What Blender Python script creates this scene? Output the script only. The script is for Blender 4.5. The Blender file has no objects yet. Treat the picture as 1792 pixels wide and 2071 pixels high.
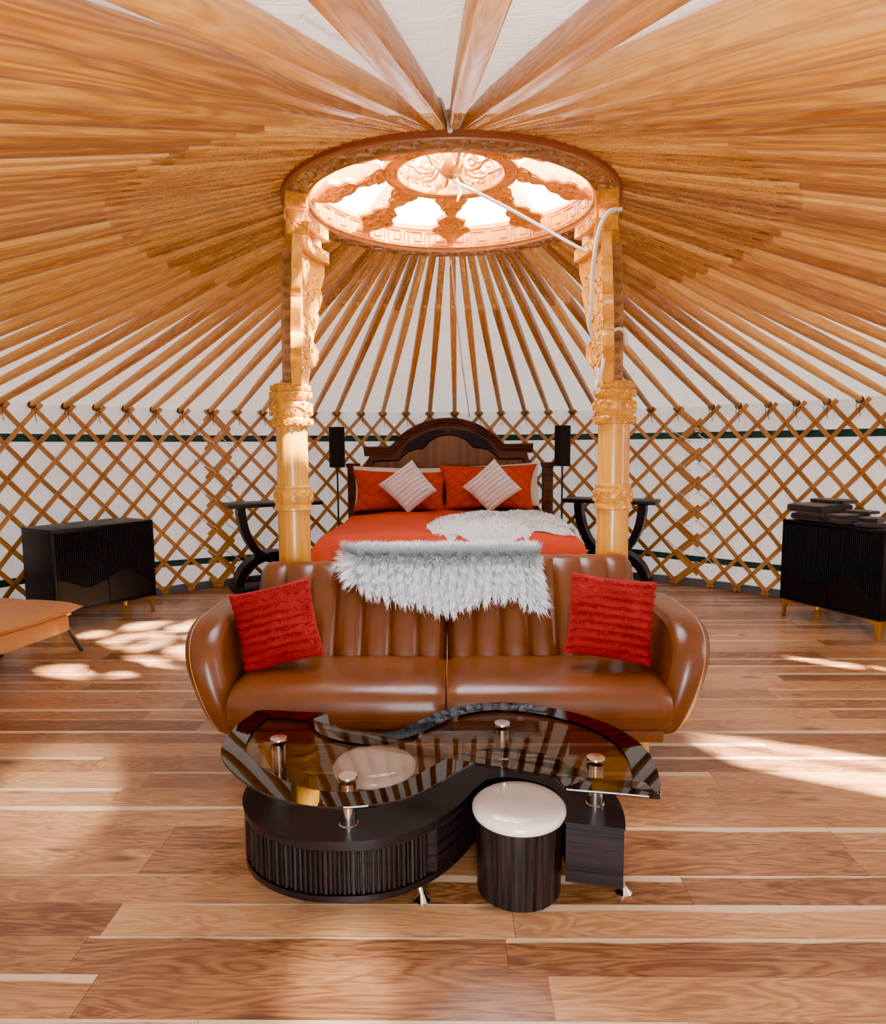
import bpy, bmesh, math, random
from math import sin, cos, pi, radians, sqrt, atan2, hypot
from mathutils import Vector, Matrix, noise as mnoise

random.seed(11)
scene = bpy.context.scene
COL = scene.collection
V = Vector

# ------------------------------------------------------------------ mesh builder
class MB:
    def __init__(s):
        s.v = []; s.f = []; s.m = []; s.g = []
    def add(s, verts, faces, mi=0, M=None):
        o = len(s.v)
        if M is not None:
            verts = [M @ V(p) for p in verts]
        s.v.extend([tuple(p) for p in verts])
        for f in faces:
            s.f.append(tuple(i + o for i in f)); s.m.append(mi)
        return s
    def rings(s, rings, closed=True, cap0=True, cap1=True, mi=0, M=None):
        n = len(rings[0]); vs = [p for r in rings for p in r]; fs = []
        for i in range(len(rings) - 1):
            for j in range(n if closed else n - 1):
                k = (j + 1) % n
                fs.append((i * n + j, i * n + k, (i + 1) * n + k, (i + 1) * n + j))
        if cap0: fs.append(tuple(reversed(range(n))))
        if cap1: fs.append(tuple(range((len(rings) - 1) * n, len(rings) * n)))
        return s.add(vs, fs, mi, M)
    def box(s, c, size, b=0.0, M=None, mi=0):
        bm = bmesh.new(); bmesh.ops.create_cube(bm, size=1.0)
        bmesh.ops.scale(bm, vec=V(size), verts=bm.verts)
        if b > 0:
            bmesh.ops.bevel(bm, geom=bm.edges[:], offset=min(b, min(size) * .45), segments=2, profile=.6, affect='EDGES')
        bm.verts.index_update()
        vs = [V(c) + v.co for v in bm.verts]; fs = [[v.index for v in f.verts] for f in bm.faces]
        bm.free()
        return s.add(vs, fs, mi, M)
    def tube(s, pts, r, n=8, cap=True, mi=0, M=None, closed=False):
        pts = [V(p) for p in pts]; rs = r if isinstance(r, (list, tuple)) else [r] * len(pts)
        rings = []; up = None
        for i, p in enumerate(pts):
            a = pts[i - 1] if i > 0 else (pts[-1] if closed else p)
            c = pts[(i + 1) % len(pts)] if (i < len(pts) - 1 or closed) else p
            t = (c - a).normalized() if (c - a).length > 1e-9 else V((0, 0, 1))
            if up is None:
                up = V((0, 0, 1)) if abs(t.z) < .9 else V((1, 0, 0))
            u = (up - t * up.dot(t))
            if u.length < 1e-6: u = t.orthogonal()
            u.normalize(); w = t.cross(u); up = u
            rings.append([p + (u * cos(2 * pi * k / n) + w * sin(2 * pi * k / n)) * rs[i] for k in range(n)])
        if closed: rings.append(rings[0])
        return s.rings(rings, True, cap and not closed, cap and not closed, mi, M)
    def lathe(s, prof, n=32, M=None, mi=0, cap0=True, cap1=True):
        rings = [[V((r * cos(2 * pi * k / n), r * sin(2 * pi * k / n), z)) for k in range(n)] for r, z in prof]
        return s.rings(rings, True, cap0, cap1, mi, M)
    def prism(s, poly, z0, z1, M=None, mi=0):
        n = len(poly)
        vs = [V((x, y, z0)) for x, y in poly] + [V((x, y, z1)) for x, y in poly]
        fs = [(j, (j + 1) % n, n + (j + 1) % n, n + j) for j in range(n)]
        bm = bmesh.new()                                  # triangulated caps so that concave outlines fill properly
        bv = [bm.verts.new(v) for v in vs[:n]]
        fc = bm.faces.new(bv); res = bmesh.ops.triangulate(bm, faces=[fc])
        bm.verts.index_update()
        tris = [[v.index for v in f.verts] for f in bm.faces]; bm.free()
        fs += [tuple(reversed(t)) for t in tris] + [tuple(n + i for i in t) for t in tris]
        return s.add(vs, fs, mi, M)
    def relief(s, pts, w, h, mp, mi=0):
        n = len(pts); vs = []; fs = []
        for i, (u, v) in enumerate(pts):
            a = pts[max(i - 1, 0)]; b = pts[min(i + 1, n - 1)]
            tx, ty = b[0] - a[0], b[1] - a[1]; l = hypot(tx, ty) or 1
            nx, ny = -ty / l * w / 2, tx / l * w / 2
            e = .35 if i in (0, n - 1) else 1.0
            vs += [mp(u + nx * e, v + ny * e, 0), mp(u + nx * .35 * e, v + ny * .35 * e, h), mp(u - nx * .35 * e, v - ny * .35 * e, h), mp(u - nx * e, v - ny * e, 0)]
        for i in range(n - 1):
            o = i * 4
            for k in range(3): fs.append((o + k, o + k + 1, o + 5 + k, o + 4 + k))
        fs.append((0, 1, 2, 3)); fs.append(tuple(reversed((4 * n - 4, 4 * n - 3, 4 * n - 2, 4 * n - 1))))
        return s.add(vs, fs, mi)
    def data(s, name, mats, smooth=45):
        me = bpy.data.meshes.new(name)
        me.from_pydata(s.v, [], s.f)
        for m in (mats if isinstance(mats, (list, tuple)) else [mats]): me.materials.append(m)
        me.polygons.foreach_set('material_index', s.m)
        if s.g:
            at = me.attributes.new('grain', 'FLOAT_VECTOR', 'POINT')
            gg = s.g + [(0, 0, 0)] * (len(s.v) - len(s.g)); at.data.foreach_set('vector', [c for p in gg for c in p])
        bm = bmesh.new(); bm.from_mesh(me)
        bmesh.ops.recalc_face_normals(bm, faces=bm.faces)
        if smooth:
            a = radians(smooth)
            for f in bm.faces: f.smooth = True
            for e in bm.edges:
                if len(e.link_faces) == 2 and e.calc_face_angle(0) > a: e.smooth = False
        bm.to_mesh(me); bm.free(); me.update()
        return me
    def build(s, name, mats, parent=None, loc=(0, 0, 0), rz=0, smooth=45):
        o = bpy.data.objects.new(name, s.data(name, mats, smooth)); COL.objects.link(o)
        o.location = loc; o.rotation_euler = (0, 0, rz)
        if parent: o.parent = parent
        return o

def tag(o, label=None, cat=None, group=None, kind=None):
    if label: o['label'] = label
    if cat: o['category'] = cat
    if group: o['group'] = group
    if kind: o['kind'] = kind
    return o
def thing(name, label, cat, loc=(0, 0, 0), rz=0, group=None):
    o = bpy.data.objects.new(name, None); COL.objects.link(o)
    o.empty_display_size = .1; o.location = loc; o.rotation_euler = (0, 0, rz)
    return tag(o, label, cat, group)
def copy_tree(o, parent=None):
    c = o.copy(); COL.objects.link(c)
    if parent: c.parent = parent
    for ch in list(o.children): copy_tree(ch, c)
    return c

def catmull(pts, n=8, closed=False):
    out = []; N = len(pts)
    for i in range(N if closed else N - 1):
        g = lambda k: V(pts[k % N]) if closed else V(pts[min(max(k, 0), N - 1)])
        p0, p1, p2, p3 = g(i - 1), g(i), g(i + 1), g(i + 2)
        for k in range(n):
            t = k / n
            out.append(.5 * ((2 * p1) + (p2 - p0) * t + (2 * p0 - 5 * p1 + 4 * p2 - p3) * t * t + (3 * p1 - p0 - 3 * p2 + p3) * t ** 3))
    if not closed: out.append(V(pts[-1]))
    return out
def cpl(pts, n=8, closed=False):
    return [(p.x, p.y) for p in catmull([(a, b, 0) for a, b in pts], n, closed)]
def spiral(cx, cy, r0, r1, a0, turns, n=22):
    return [(cx + (r0 + (r1 - r0) * i / n) * cos(a0 + turns * 2 * pi * i / n), cy + (r0 + (r1 - r0) * i / n) * sin(a0 + turns * 2 * pi * i / n)) for i in range(n + 1)]
def cloud_motif(cx, cy, w, h):
    """a carved cloud: two curling scrolls under a double arch"""
    P = []
    for sg in (-1, 1):
        sp = spiral(cx + sg * w * .24, cy - h * .1, h * .30, h * .05, (pi if sg > 0 else 0), -sg * 1.4)
        P.append([(cx, cy - h * .34)] + [(cx + sg * w * .12, cy - h * .42)] + sp)
        P.append(cpl([(cx + sg * w * .46, cy - h * .32), (cx + sg * w * .46, cy + h * .08), (cx + sg * w * .28, cy + h * .30), (cx + sg * w * .13, cy + h * .24), (cx, cy + h * .43)], 5))
        P.append(cpl([(cx + sg * w * .40, cy + h * .42), (cx + sg * w * .30, cy + h * .36)], 2))
    return P
def vine(L, a, lam):
    """running scroll vine along u in [0, L], half height a"""
    P = []; n = int(L / lam * 14)
    P.append([(L * i / n, .42 * a * sin(2 * pi * L * i / n / lam)) for i in range(n + 1)])
    k = 0; u = lam * .25
    while u < L - lam * .2:
        sg = 1 if k % 2 == 0 else -1
        P.append(spiral(u, -sg * .28 * a, .58 * a, .08 * a, -sg * pi / 2 + pi, sg * 1.5, 20))
        P.append(cpl([(u + lam * .12, sg * .30 * a), (u + lam * .22, sg * .8 * a), (u + lam * .34, sg * .85 * a), (u + lam * .3, sg * .55 * a)], 4))
        P.append(cpl([(u - lam * .12, sg * .35 * a), (u - lam * .14, sg * .8 * a), (u - lam * .02, sg * .9 * a)], 4))
        u += lam / 2; k += 1
    return P
def plane_map(o, X, Y, N):
    o, X, Y, N = V(o), V(X), V(Y), V(N)
    return lambda u, v, h: o + X * u + Y * v + N * h

# ------------------------------------------------------------------ materials
class NT:
    def __init__(s, name):
        s.mat = bpy.data.materials.new(name); s.mat.use_nodes = True
        s.t = s.mat.node_tree; s.t.nodes.clear()
        s.out = s.n('ShaderNodeOutputMaterial')
    def n(s, typ, **kw):
        d = s.t.nodes.new(typ)
        for k, v in kw.items():
            if k.startswith('_'): setattr(d, k[1:], v)
            else: s.set(d, k.replace('__', ' '), v)
        return d
    def set(s, d, k, v):
        i = d.inputs[int(k[1:])] if (k[0] == 'i' and k[1:].isdigit()) else d.inputs[k]
        if hasattr(v, 'is_output') or isinstance(v, bpy.types.NodeSocket): s.t.links.new(v, i)
        elif isinstance(v, tuple) and len(v) == 3 and i.type == 'RGBA': i.default_value = (*v, 1)
        else: i.default_value = v
    def math(s, op, a, b=None, c=None, clamp=False):
        d = s.n('ShaderNodeMath', _operation=op, _use_clamp=clamp); s.set(d, 'i0', a)
        if b is not None: s.set(d, 'i1', b)
        if c is not None: s.set(d, 'i2', c)
        return d.outputs[0]
    def mix(s, f, a, b, mode='MIX'):
        d = s.n('ShaderNodeMix', _data_type='RGBA', _blend_type=mode)
        s.set(d, 'i0', f); s.set(d, 'i6', a); s.set(d, 'i7', b)
        return d.outputs[2]
    def ramp(s, f, stops, interp='LINEAR'):
        d = s.n('ShaderNodeValToRGB'); s.set(d, 'Fac', f); r = d.color_ramp; r.interpolation = interp
        while len(r.elements) < len(stops): r.elements.new(.5)
        for e, (p, c) in zip(r.elements, stops): e.position = p; e.color = (*c, 1)
        return d.outputs[0]
    def step(s, x, a, b):
        d = s.n('ShaderNodeMapRange', _interpolation_type='SMOOTHSTEP'); s.set(d, 'i0', x); s.set(d, 'i1', a); s.set(d, 'i2', b)
        return d.outputs[0]
    def noise(s, vec, scale, detail=3, rough=.5, dist=0.0):
        d = s.n('ShaderNodeTexNoise', Vector=vec, Scale=scale, Detail=detail, Roughness=rough, Distortion=dist)
        return d.outputs[0]
    def obj(s): return s.n('ShaderNodeTexCoord').outputs['Object']
    def scaled(s, vec, sc, loc=None):
        d = s.n('ShaderNodeMapping', Vector=vec); d.inputs['Scale'].default_value = sc
        if loc is not None: s.set(d, 'Location', loc)
        return d.outputs[0]
    def bump(s, h, strength=.3, dist=.01):
        return s.n('ShaderNodeBump', Height=h, Strength=strength, Distance=dist).outputs[0]
    def pbr(s, color, rough=.5, metal=0.0, normal=None, spec=.5, coat=0.0, coat_rough=.1, sheen=0.0, **kw):
        p = s.n('ShaderNodeBsdfPrincipled', Roughness=rough, Metallic=metal)
        s.set(p, 'Base Color', color); s.set(p, 'Specular IOR Level', spec); s.set(p, 'Coat Weight', coat); s.set(p, 'Coat Roughness', coat_rough)
        s.set(p, 'Sheen Weight', sheen)
        if normal is not None: s.set(p, 'Normal', normal)
        for k, v in kw.items(): s.set(p, k.replace('__', ' '), v)
        s.t.links.new(p.outputs[0], s.out.inputs[0]); return s.mat

def m_plain(name, c, rough=.5, metal=0.0, spec=.5, coat=0.0, var=.12, vscale=9, bump=0.0, bscale=60, sheen=0.0):
    t = NT(name); o = t.obj()
    nz = t.noise(o, vscale, 4)
    col = t.mix(nz, tuple(x * (1 - var) for x in c), tuple(min(1, x * (1 + var)) for x in c))
    nm = t.bump(t.noise(o, bscale, 3), bump, .004) if bump else None
    return t.pbr(col, rough, metal, nm, spec, coat, sheen=sheen)

def m_wood(name, dark, mid, light, axis='Z', rough=.4, coat=0.0, rnd=.0, scale=1.0, ring=7.0, bump=.08, spec=.4, shear=0.0, attr=None):
    t = NT(name); o = t.obj()
    if attr: o = t.n('ShaderNodeAttribute', _attribute_name=attr).outputs['Vector']
    if shear:
        sp = t.n('ShaderNodeSeparateXYZ', Vector=o)
        o = t.n('ShaderNodeCombineXYZ', X=sp.outputs[0], Y=sp.outputs[1], Z=t.math('ADD', sp.outputs[2], t.math('MULTIPLY', sp.outputs[1], shear))).outputs[0]
    r = t.n('ShaderNodeObjectInfo').outputs['Random']
    off = t.n('ShaderNodeCombineXYZ', X=t.math('MULTIPLY', r, 17.0), Y=t.math('MULTIPLY', r, 29.0), Z=t.math('MULTIPLY', r, 41.0)).outputs[0]
    st = {'X': (.06, 1, 1), 'Y': (1, .06, 1), 'Z': (1, 1, .06)}[axis]
    vec = t.scaled(o, tuple(x * 14 * scale for x in st), off)
    big = t.noise(t.scaled(o, tuple(x * 5 * scale for x in st), off), 1.0, 2)
    rings = t.math('FRACT', t.math('MULTIPLY', t.noise(vec, .55, 2, .45), ring))
    rings = t.math('ABSOLUTE', t.math('SUBTRACT', rings, .5))
    fine = t.noise(t.scaled(o, tuple(x * (90 if x == 1 else 40) * scale for x in st), off), 1.0, 3, .6)
    f = t.math('ADD', t.math('MULTIPLY', rings, .75), t.math('ADD', t.math('MULTIPLY', big, .55), t.math('MULTIPLY', fine, .42)))
    f = t.math('ADD', f, -.31)
    if rnd: f = t.math('ADD', f, t.math('MULTIPLY', t.math('SUBTRACT', r, .5), rnd))
    col = t.ramp(f, [(.0, dark), (.45, mid), (1.0, light)])
    nm = t.bump(fine, bump, .004)
    return t.pbr(col, rough, 0.0, nm, spec, coat, .12)

def m_floor():
    t = NT('plank_floor_boards')
    pos = t.n('ShaderNodeNewGeometry').outputs['Position']
    sp = t.n('ShaderNodeSeparateXYZ', Vector=pos); x, y = sp.outputs[0], sp.outputs[1]
    W = .144; L = 1.21
    ry = t.math('DIVIDE', t.math('ADD', y, 2.091 + W * 40), W)
    row = t.math('FLOOR', ry); fy = t.math('FRACT', ry)
    def wn(a, b=0.0, c=0.0):
        cv = t.n('ShaderNodeCombineXYZ', X=a, Y=b, Z=c).outputs[0]
        return t.n('ShaderNodeTexWhiteNoise', _noise_dimensions='3D', Vector=cv).outputs[0]
    r1 = wn(row, 3.3)
    rx = t.math('ADD', t.math('DIVIDE', x, L), t.math('MULTIPLY', r1, 7.0))
    colu = t.math('FLOOR', rx); fx = t.math('FRACT', rx)
    pid = wn(row, colu, 1.7); pid2 = wn(row, colu, 9.1); pid3 = wn(row, colu, 5.5)
    seed = t.math('MULTIPLY', pid, 57.0)
    vec = t.n('ShaderNodeCombineXYZ', X=t.math('MULTIPLY', x, 1.5), Y=t.math('MULTIPLY', y, 11.0), Z=seed).outputs[0]
    n1 = t.noise(vec, 1.0, 3, .5, .6)
    rings = t.math('ABSOLUTE', t.math('SUBTRACT', t.math('FRACT', t.math('MULTIPLY', n1, 13.0)), .5))
    vec2 = t.n('ShaderNodeCombineXYZ', X=t.math('MULTIPLY', x, 9.0), Y=t.math('MULTIPLY', y, 190.0), Z=seed).outputs[0]
    fine = t.noise(vec2, 1.0, 3, .6)
    vec3 = t.n('ShaderNodeCombineXYZ', X=t.math('MULTIPLY', x, 1.3), Y=t.math('MULTIPLY', y, 3.0), Z=seed).outputs[0]
    big = t.noise(vec3, 1.0, 2)
    f = t.math('ADD', t.math('MULTIPLY', rings, .46), t.math('MULTIPLY', fine, .40))
    f = t.math('ADD', f, t.math('MULTIPLY', big, .42))
    f = t.math('ADD', f, t.math('MULTIPLY', t.math('SUBTRACT', pid2, .5), .38))
    f = t.math('SUBTRACT', f, .18)
    base = t.ramp(f, [(.06, (.14, .050, .020)), (.32, (.33, .145, .058)), (.55, (.51, .258, .112)), (.85, (.66, .385, .19))])
    # pale sapwood streak along one edge of many boards
    vec4 = t.n('ShaderNodeCombineXYZ', X=t.math('MULTIPLY', x, 2.2), Y=seed, Z=0.0).outputs[0]
    wob = t.math('MULTIPLY', t.math('SUBTRACT', t.noise(vec4, 1.0, 3), .5), .34)
    thr = t.math('ADD', .70, t.math('MULTIPLY', pid3, .46))
    e = t.math('ADD', fy, wob)
    sap = t.step(t.math('SUBTRACT', e, thr), 0.0, .07)
    sapc = t.mix(fine, (.60, .40, .235), (.74, .54, .35))
    col = t.mix(t.math('MULTIPLY', sap, .92), base, sapc)
    # knots
    kv = t.n('ShaderNodeCombineXYZ', X=t.math('MULTIPLY', x, 2.3), Y=t.math('MULTIPLY', y, 8.0), Z=seed).outputs[0]
    kd = t.n('ShaderNodeTexVoronoi', Vector=kv, Scale=1.0, Randomness=1.0).outputs[0]
    kn = t.math('SUBTRACT', 1.0, t.step(kd, .05, .21))
    col = t.mix(t.math('MULTIPLY', kn, .75), col, (.075, .034, .020))
    seam = t.math('MAXIMUM', t.math('LESS_THAN', fy, .014), t.math('LESS_THAN', fx, .0022))
    col = t.mix(t.math('MULTIPLY', seam, .6), col, (.07, .035, .02))
    nm = t.bump(t.math('SUBTRACT', fine, t.math('MULTIPLY', seam, 1.5)), .12, .002)
    return t.pbr(col, t.math('ADD', .24, t.math('MULTIPLY', fine, .12)), 0.0, nm, .45)

def m_cloth(name, c, trans=.35, fold=True, tc=None):
    t = NT(name); o = t.obj()
    a = t.noise(t.scaled(o, (5.5, 5.5, .55)), 1.6, 4, .6, .8)
    b = t.noise(o, 2.2, 4, .6)
    col = t.mix(t.math('MULTIPLY', a, .5), c, tuple(x * .86 for x in c))
    nm = t.bump(t.math('ADD', a, t.math('MULTIPLY', b, .6)), .55 if fold else .25, .05)
    d = t.n('ShaderNodeBsdfDiffuse', Color=col, Normal=nm)
    tr = t.n('ShaderNodeBsdfTranslucent', Color=tc or c, Normal=nm)
    mx = t.n('ShaderNodeMixShader', Fac=trans); t.t.links.new(d.outputs[0], mx.inputs[1]); t.t.links.new(tr.outputs[0], mx.inputs[2])
    t.t.links.new(mx.outputs[0], t.out.inputs[0]); return t.mat

def m_glass(name, tint, gloss=1.0, rough=.0, ior=1.5):
    t = NT(name)
    tr = t.n('ShaderNodeBsdfTransparent', Color=tint); gl = t.n('ShaderNodeBsdfGlossy', Color=(1, 1, 1), Roughness=rough)
    fr = t.n('ShaderNodeFresnel', IOR=ior)
    bf = t.n('ShaderNodeNewGeometry').outputs['Backfacing']
    mx = t.n('ShaderNodeMixShader', Fac=t.math('MULTIPLY', t.math('MULTIPLY', fr.outputs[0], gloss), t.math('SUBTRACT', 1.0, bf)))
    t.t.links.new(tr.outputs[0], mx.inputs[1]); t.t.links.new(gl.outputs[0], mx.inputs[2])
    t.t.links.new(mx.outputs[0], t.out.inputs[0]); return t.mat

def m_leather(name, dark, light, rough=.33):
    t = NT(name); o = t.obj()
    f = t.math('ADD', t.math('MULTIPLY', t.noise(o, 3.0, 3), .7), t.math('MULTIPLY', t.noise(o, 14, 3), .3))
    col = t.mix(t.step(f, .1, .9), dark, light)
    vo = t.n('ShaderNodeTexVoronoi', Vector=o, Scale=260.0).outputs[0]
    nm = t.bump(t.math('ADD', t.math('MULTIPLY', t.noise(o, 9, 4), 2.0), t.math("MULTIPLY", vo, .12)), .12, .004)
    return t.pbr(col, t.math('ADD', rough, t.math('MULTIPLY', f, .12)), 0.0, nm, .5)

def m_stripes(name, a, b, axis='Z', sc=1.0, rough=.35):
    """zebrano-like straight dark grain"""
    t = NT(name); o = t.obj()
    s = {'Z': (70, 70, 1.2), 'X': (1.5, 1.5, 110)}[axis]
    f = t.noise(t.scaled(o, tuple(k * sc for k in s)), 1.0, 3, .65)
    col = t.ramp(f, [(.35, a), (.65, b)])
    return t.pbr(col, rough, 0.0, t.bump(f, .05, .002), .2)

def m_weave(name, c, c2, sc=9.0, rough=.8, sheen=.0):
    t = NT(name); o = t.obj()
    sp = t.n('ShaderNodeSeparateXYZ', Vector=o); wob = t.math('MULTIPLY', t.noise(o, 6, 2), .035)
    L = []
    for q in (1.25, -1.25):
        k = t.math('ADD', t.math('ADD', sp.outputs[0], t.math('MULTIPLY', sp.outputs[2], q)), wob)
        L.append(t.math('ABSOLUTE', t.math('SUBTRACT', t.math('FRACT', t.math('MULTIPLY', k, sc)), .5)))
    line = t.step(t.math('MINIMUM', L[0], L[1]), .0, .06)
    nz = t.noise(o, 4, 3)
    col = t.mix(t.math('MULTIPLY', line, t.math('ADD', .55, t.math('MULTIPLY', nz, .6))), tuple(v * .72 for v in c), c2)
    nm = t.bump(t.math('ADD', t.math('MULTIPLY', line, 2.0), t.math('MULTIPLY', t.noise(o, 7, 3), 2.0)), .45, .006)
    return t.pbr(col, rough, 0.0, nm, .1, sheen=sheen)

MT = {}
MT['floor'] = m_floor()
MT['wall'] = m_cloth('canvas_wall', (.80, .765, .73), .016)
MT['roof'] = m_cloth('canvas_roof', (.80, .74, .68), .018, True)
MT['band'] = m_plain('green_webbing', (.006, .055, .045), .7, var=.2)
MT['grey'] = m_plain('grey_base_felt', (.09, .095, .11), .8)
MT['pole'] = m_wood('pole_pine', (.30, .10, .012), (.60, .265, .040), (.82, .46, .11), 'Y', .42, .04, .75, 2.4, 11.0, .2, shear=.29)
MT['lattice'] = m_wood('lattice_slat_wood', (.27, .105, .022), (.50, .22, .052), (.66, .35, .10), 'Z', .5, 0, .0, .8, attr='grain')
MT['peg'] = m_plain('lattice_leather_peg', (.05, .022, .012), .7)
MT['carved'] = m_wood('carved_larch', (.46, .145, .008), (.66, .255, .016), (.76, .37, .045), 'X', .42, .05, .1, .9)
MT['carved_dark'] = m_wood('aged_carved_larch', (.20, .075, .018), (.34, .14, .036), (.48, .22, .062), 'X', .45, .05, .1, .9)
MT['shaft'] = m_wood('varnished_pillar_pine', (.50, .175, .007), (.68, .295, .016), (.80, .44, .045), 'Z', .25, .25, .1, 1.2)
MT['redrim'] = m_plain('red_brown_rim', (.20, .042, .012), .55)
MT['leather'] = m_leather('cognac_leather', (.088, .0205, .0048), (.165, .044, .0078), .24)
MT['tan'] = m_leather('tan_leather', (.42, .155, .034), (.64, .275, .070), .42)
MT['leg_wood'] = m_wood('honey_leg_wood', (.35, .13, .02), (.55, .25, .04), (.65, .33, .07), 'Z', .35, .2)
MT['red'] = m_plain('red_cotton', (.30, .006, .009), .85, var=.3, bump=.3, bscale=180, spec=.2)
MT['duvet'] = m_plain('coral_cotton', (.60, .062, .020), .8, var=.10, vscale=3, bump=.15, bscale=25, spec=.1)
MT['sham'] = m_weave('burnt_orange_quilting', (.42, .022, .005), (.56, .042, .010), 7.5)
MT['blush'] = m_plain('blush_plush', (.80, .66, .62), .9, var=.06, bump=.35, bscale=140, sheen=.6)
MT['cream'] = m_plain('cream_pillowcase', (.68, .57, .46), .85)
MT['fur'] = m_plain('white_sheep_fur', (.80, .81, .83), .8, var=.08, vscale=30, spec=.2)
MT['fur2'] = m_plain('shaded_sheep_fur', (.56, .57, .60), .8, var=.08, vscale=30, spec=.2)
MT['fleece'] = m_plain('white_fleece', (.80, .78, .76), .85, var=.06, vscale=40, spec=.2)
MT['hb'] = m_wood('walnut_headboard', (.034, .012, .006), (.085, .030, .014), (.14, .052, .024), 'X', .5, 0, spec=.2)
MT['burl'] = m_wood('burl_veneer', (.10, .038, .016), (.17, .068, .028), (.24, .10, .042), 'Z', .45, 0, 0, .35, 9, spec=.2)
MT['slate'] = m_plain('slate_inlay', (.020, .018, .018), .6, var=.5, vscale=40, spec=.15)
MT['black'] = m_plain('matte_black_lacquer', (.005, .0065, .009), .45, var=.1, spec=.3)
MT['black2'] = m_plain('black_stained_wood', (.006, .0055, .006), .4, var=.2, spec=.3)
MT['shade'] = m_plain('black_lampshade', (.006, .006, .006), .9)
MT['gold'] = m_plain('brushed_gold', (.75, .46, .10), .28, 1.0, var=.05)
MT['towel'] = m_plain('dark_brown_terry', (.014, .007, .007), .95, var=.3, vscale=120, bump=.6, bscale=220, sheen=.3)
MT['esp_z'] = m_stripes('espresso_vertical_grain', (.004, .003, .003), (.026, .018, .017), 'Z')
MT['esp_x'] = m_stripes('espresso_long_grain', (.004, .003, .003), (.020, .013, .013), 'X')
MT['esp_top'] = m_plain('espresso_table_top', (.007, .007, .009), .42, var=.15, spec=.25)
MT['glass'] = m_glass('smoked_glass', (.74, .67, .60), 1.7)
MT['glassblack'] = m_plain('black_printed_glass', (.003, .003, .004), .02, 0, .6, 0, var=.05)
MT['steel'] = m_plain('brushed_steel', (.62, .58, .54), .18, 1.0, var=.05)
MT['chrome'] = m_plain('chrome', (.80, .79, .78), .07, 1.0, var=.02)
MT['pad'] = m_plain('blush_gloss_vinyl', (.78, .66, .61), .12, 0, .5, .5, var=.03)
MT['rope'] = m_plain('white_rope', (.62, .59, .55), .85, var=.15, vscale=90, bump=.6, bscale=220)
MT['cord'] = m_plain('dark_hide_cord', (.035, .018, .014), .7)
MT['vinyl'] = m_glass('clear_skylight_vinyl', (.93, .95, .97), .5)
MT['gunmetal'] = m_plain('grey_metal', (.10, .115, .125), .4, .6)

# ------------------------------------------------------------------ measurements of the yurt
RW = 3.942            # lattice radius
ZT = 1.735            # lattice height
RR1, RR2, ZR = .8435, .7314, 2.62   # roof ring outer / inner radius, underside height
SUN = V((-.82, .42, -1.0)).normalized()   # direction the sunlight travels

SEEN = [-60.68, -56.7, -52.86, -49.11, -45.38, -41.65, -37.39, -33.54, -29.73, -25.9, -21.99, -18.38, -14.56, -11.12, -7.42,
        -3.6, .4, 4.29, 7.77, 11.61, 15.25, 19.02, 22.9, 26.9, 30.86, 34.72, 39.51, 43.19, 47.11, 50.7, 54.47, 58.36]
REST = [58.36 + 3.772 * k for k in range(1, 33)] + [182.6 + 3.765 * k for k in range(31)]
TH = SEEN + REST
def th_at(i):
    """pole azimuth (degrees) for a fractional pole index, wrapping all round"""
    n = len(TH); k = math.floor(i); f = i - k
    a = TH[k % n] + 360 * (k // n); b = TH[(k + 1) % n] + 360 * ((k + 1) // n)
    return a + (b - a) * f
def pol(r, az, z):
    a = radians(az); return V((r * sin(a), r * cos(a), z))
def z_under(r): return 2.645 - .290 * (r - .85)          # underside line of the roof poles
def z_cloth(r): return z_under(r) + .078 - .007 * (r - .85)
def front_tilt(az):
    """extra pitch of the roof towards the doorway (radians), nothing where the walls are in view"""
    a = abs((az + 180) % 360 - 180); t = min(1, max(0, (a - 98) / 62))
    return .078 * t * t * (3 - 2 * t)

# ------------------------------------------------------------------ floor, cloth shell
mb = MB(); n = 128
mb.rings([[pol(4.2, 360 * k / n, z) for k in range(n)] for z in (-.12, 0.0)])
tag(mb.build('floor', MT['floor'], smooth=None), kind='structure')

# gaps in the cloth through which sun reaches the floor on the right: floor outlines traced back along the sun
GAPS = [[(1.13, -.43), (1.42, -.47), (1.95, -.70), (2.9, -1.02), (2.9, -1.32), (1.80, -1.02), (1.30, -.78)],
        [(2.22, .83), (2.58, .66), (2.59, .54), (2.30, .73)], [(2.66, .62), (3.1, .42), (3.1, .28), (2.68, .50)]]
def in_poly(x, y, P):
    c = False; j = len(P) - 1
    for i in range(len(P)):
        if (P[i][1] > y) != (P[j][1] > y) and x < (P[j][0] - P[i][0]) * (y - P[i][1]) / (P[j][1] - P[i][1]) + P[i][0]: c = not c
        j = i
    return c
def gap(p):
    t = -p[2] / SUN.z; x, y = p[0] + SUN.x * t, p[1] + SUN.y * t
    return any(in_poly(x, y, P) for P in GAPS)
def shell(fn, azs, vs, cut=True):
    m = MB(); na = len(azs)
    vv = [fn(a, v) for v in vs for a in azs]; ff = []
    for i in range(len(vs) - 1):
        for j in range(na - 1):
            q = (i * na + j, i * na + j + 1, (i + 1) * na + j + 1, (i + 1) * na + j)
            if cut and azs[j] > 80 and azs[j] < 125:
                c = sum((vv[k] for k in q), V()) / 4
                if gap(c): continue
            ff.append(q)
    return m.add(vv, ff)
az_fine = [-174, -172] + [-170 + 2 * k for k in range(126)] + [80 + .2 * k for k in range(1, 225)] + [124.8 + 2 * k for k in range(1, 24)] + [174]
az_roof = [-180 + 2 * k for k in range(130)] + [80 + .2 * k for k in range(1, 225)] + [124.8 + 2 * k for k in range(1, 28)] + [180]
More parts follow.
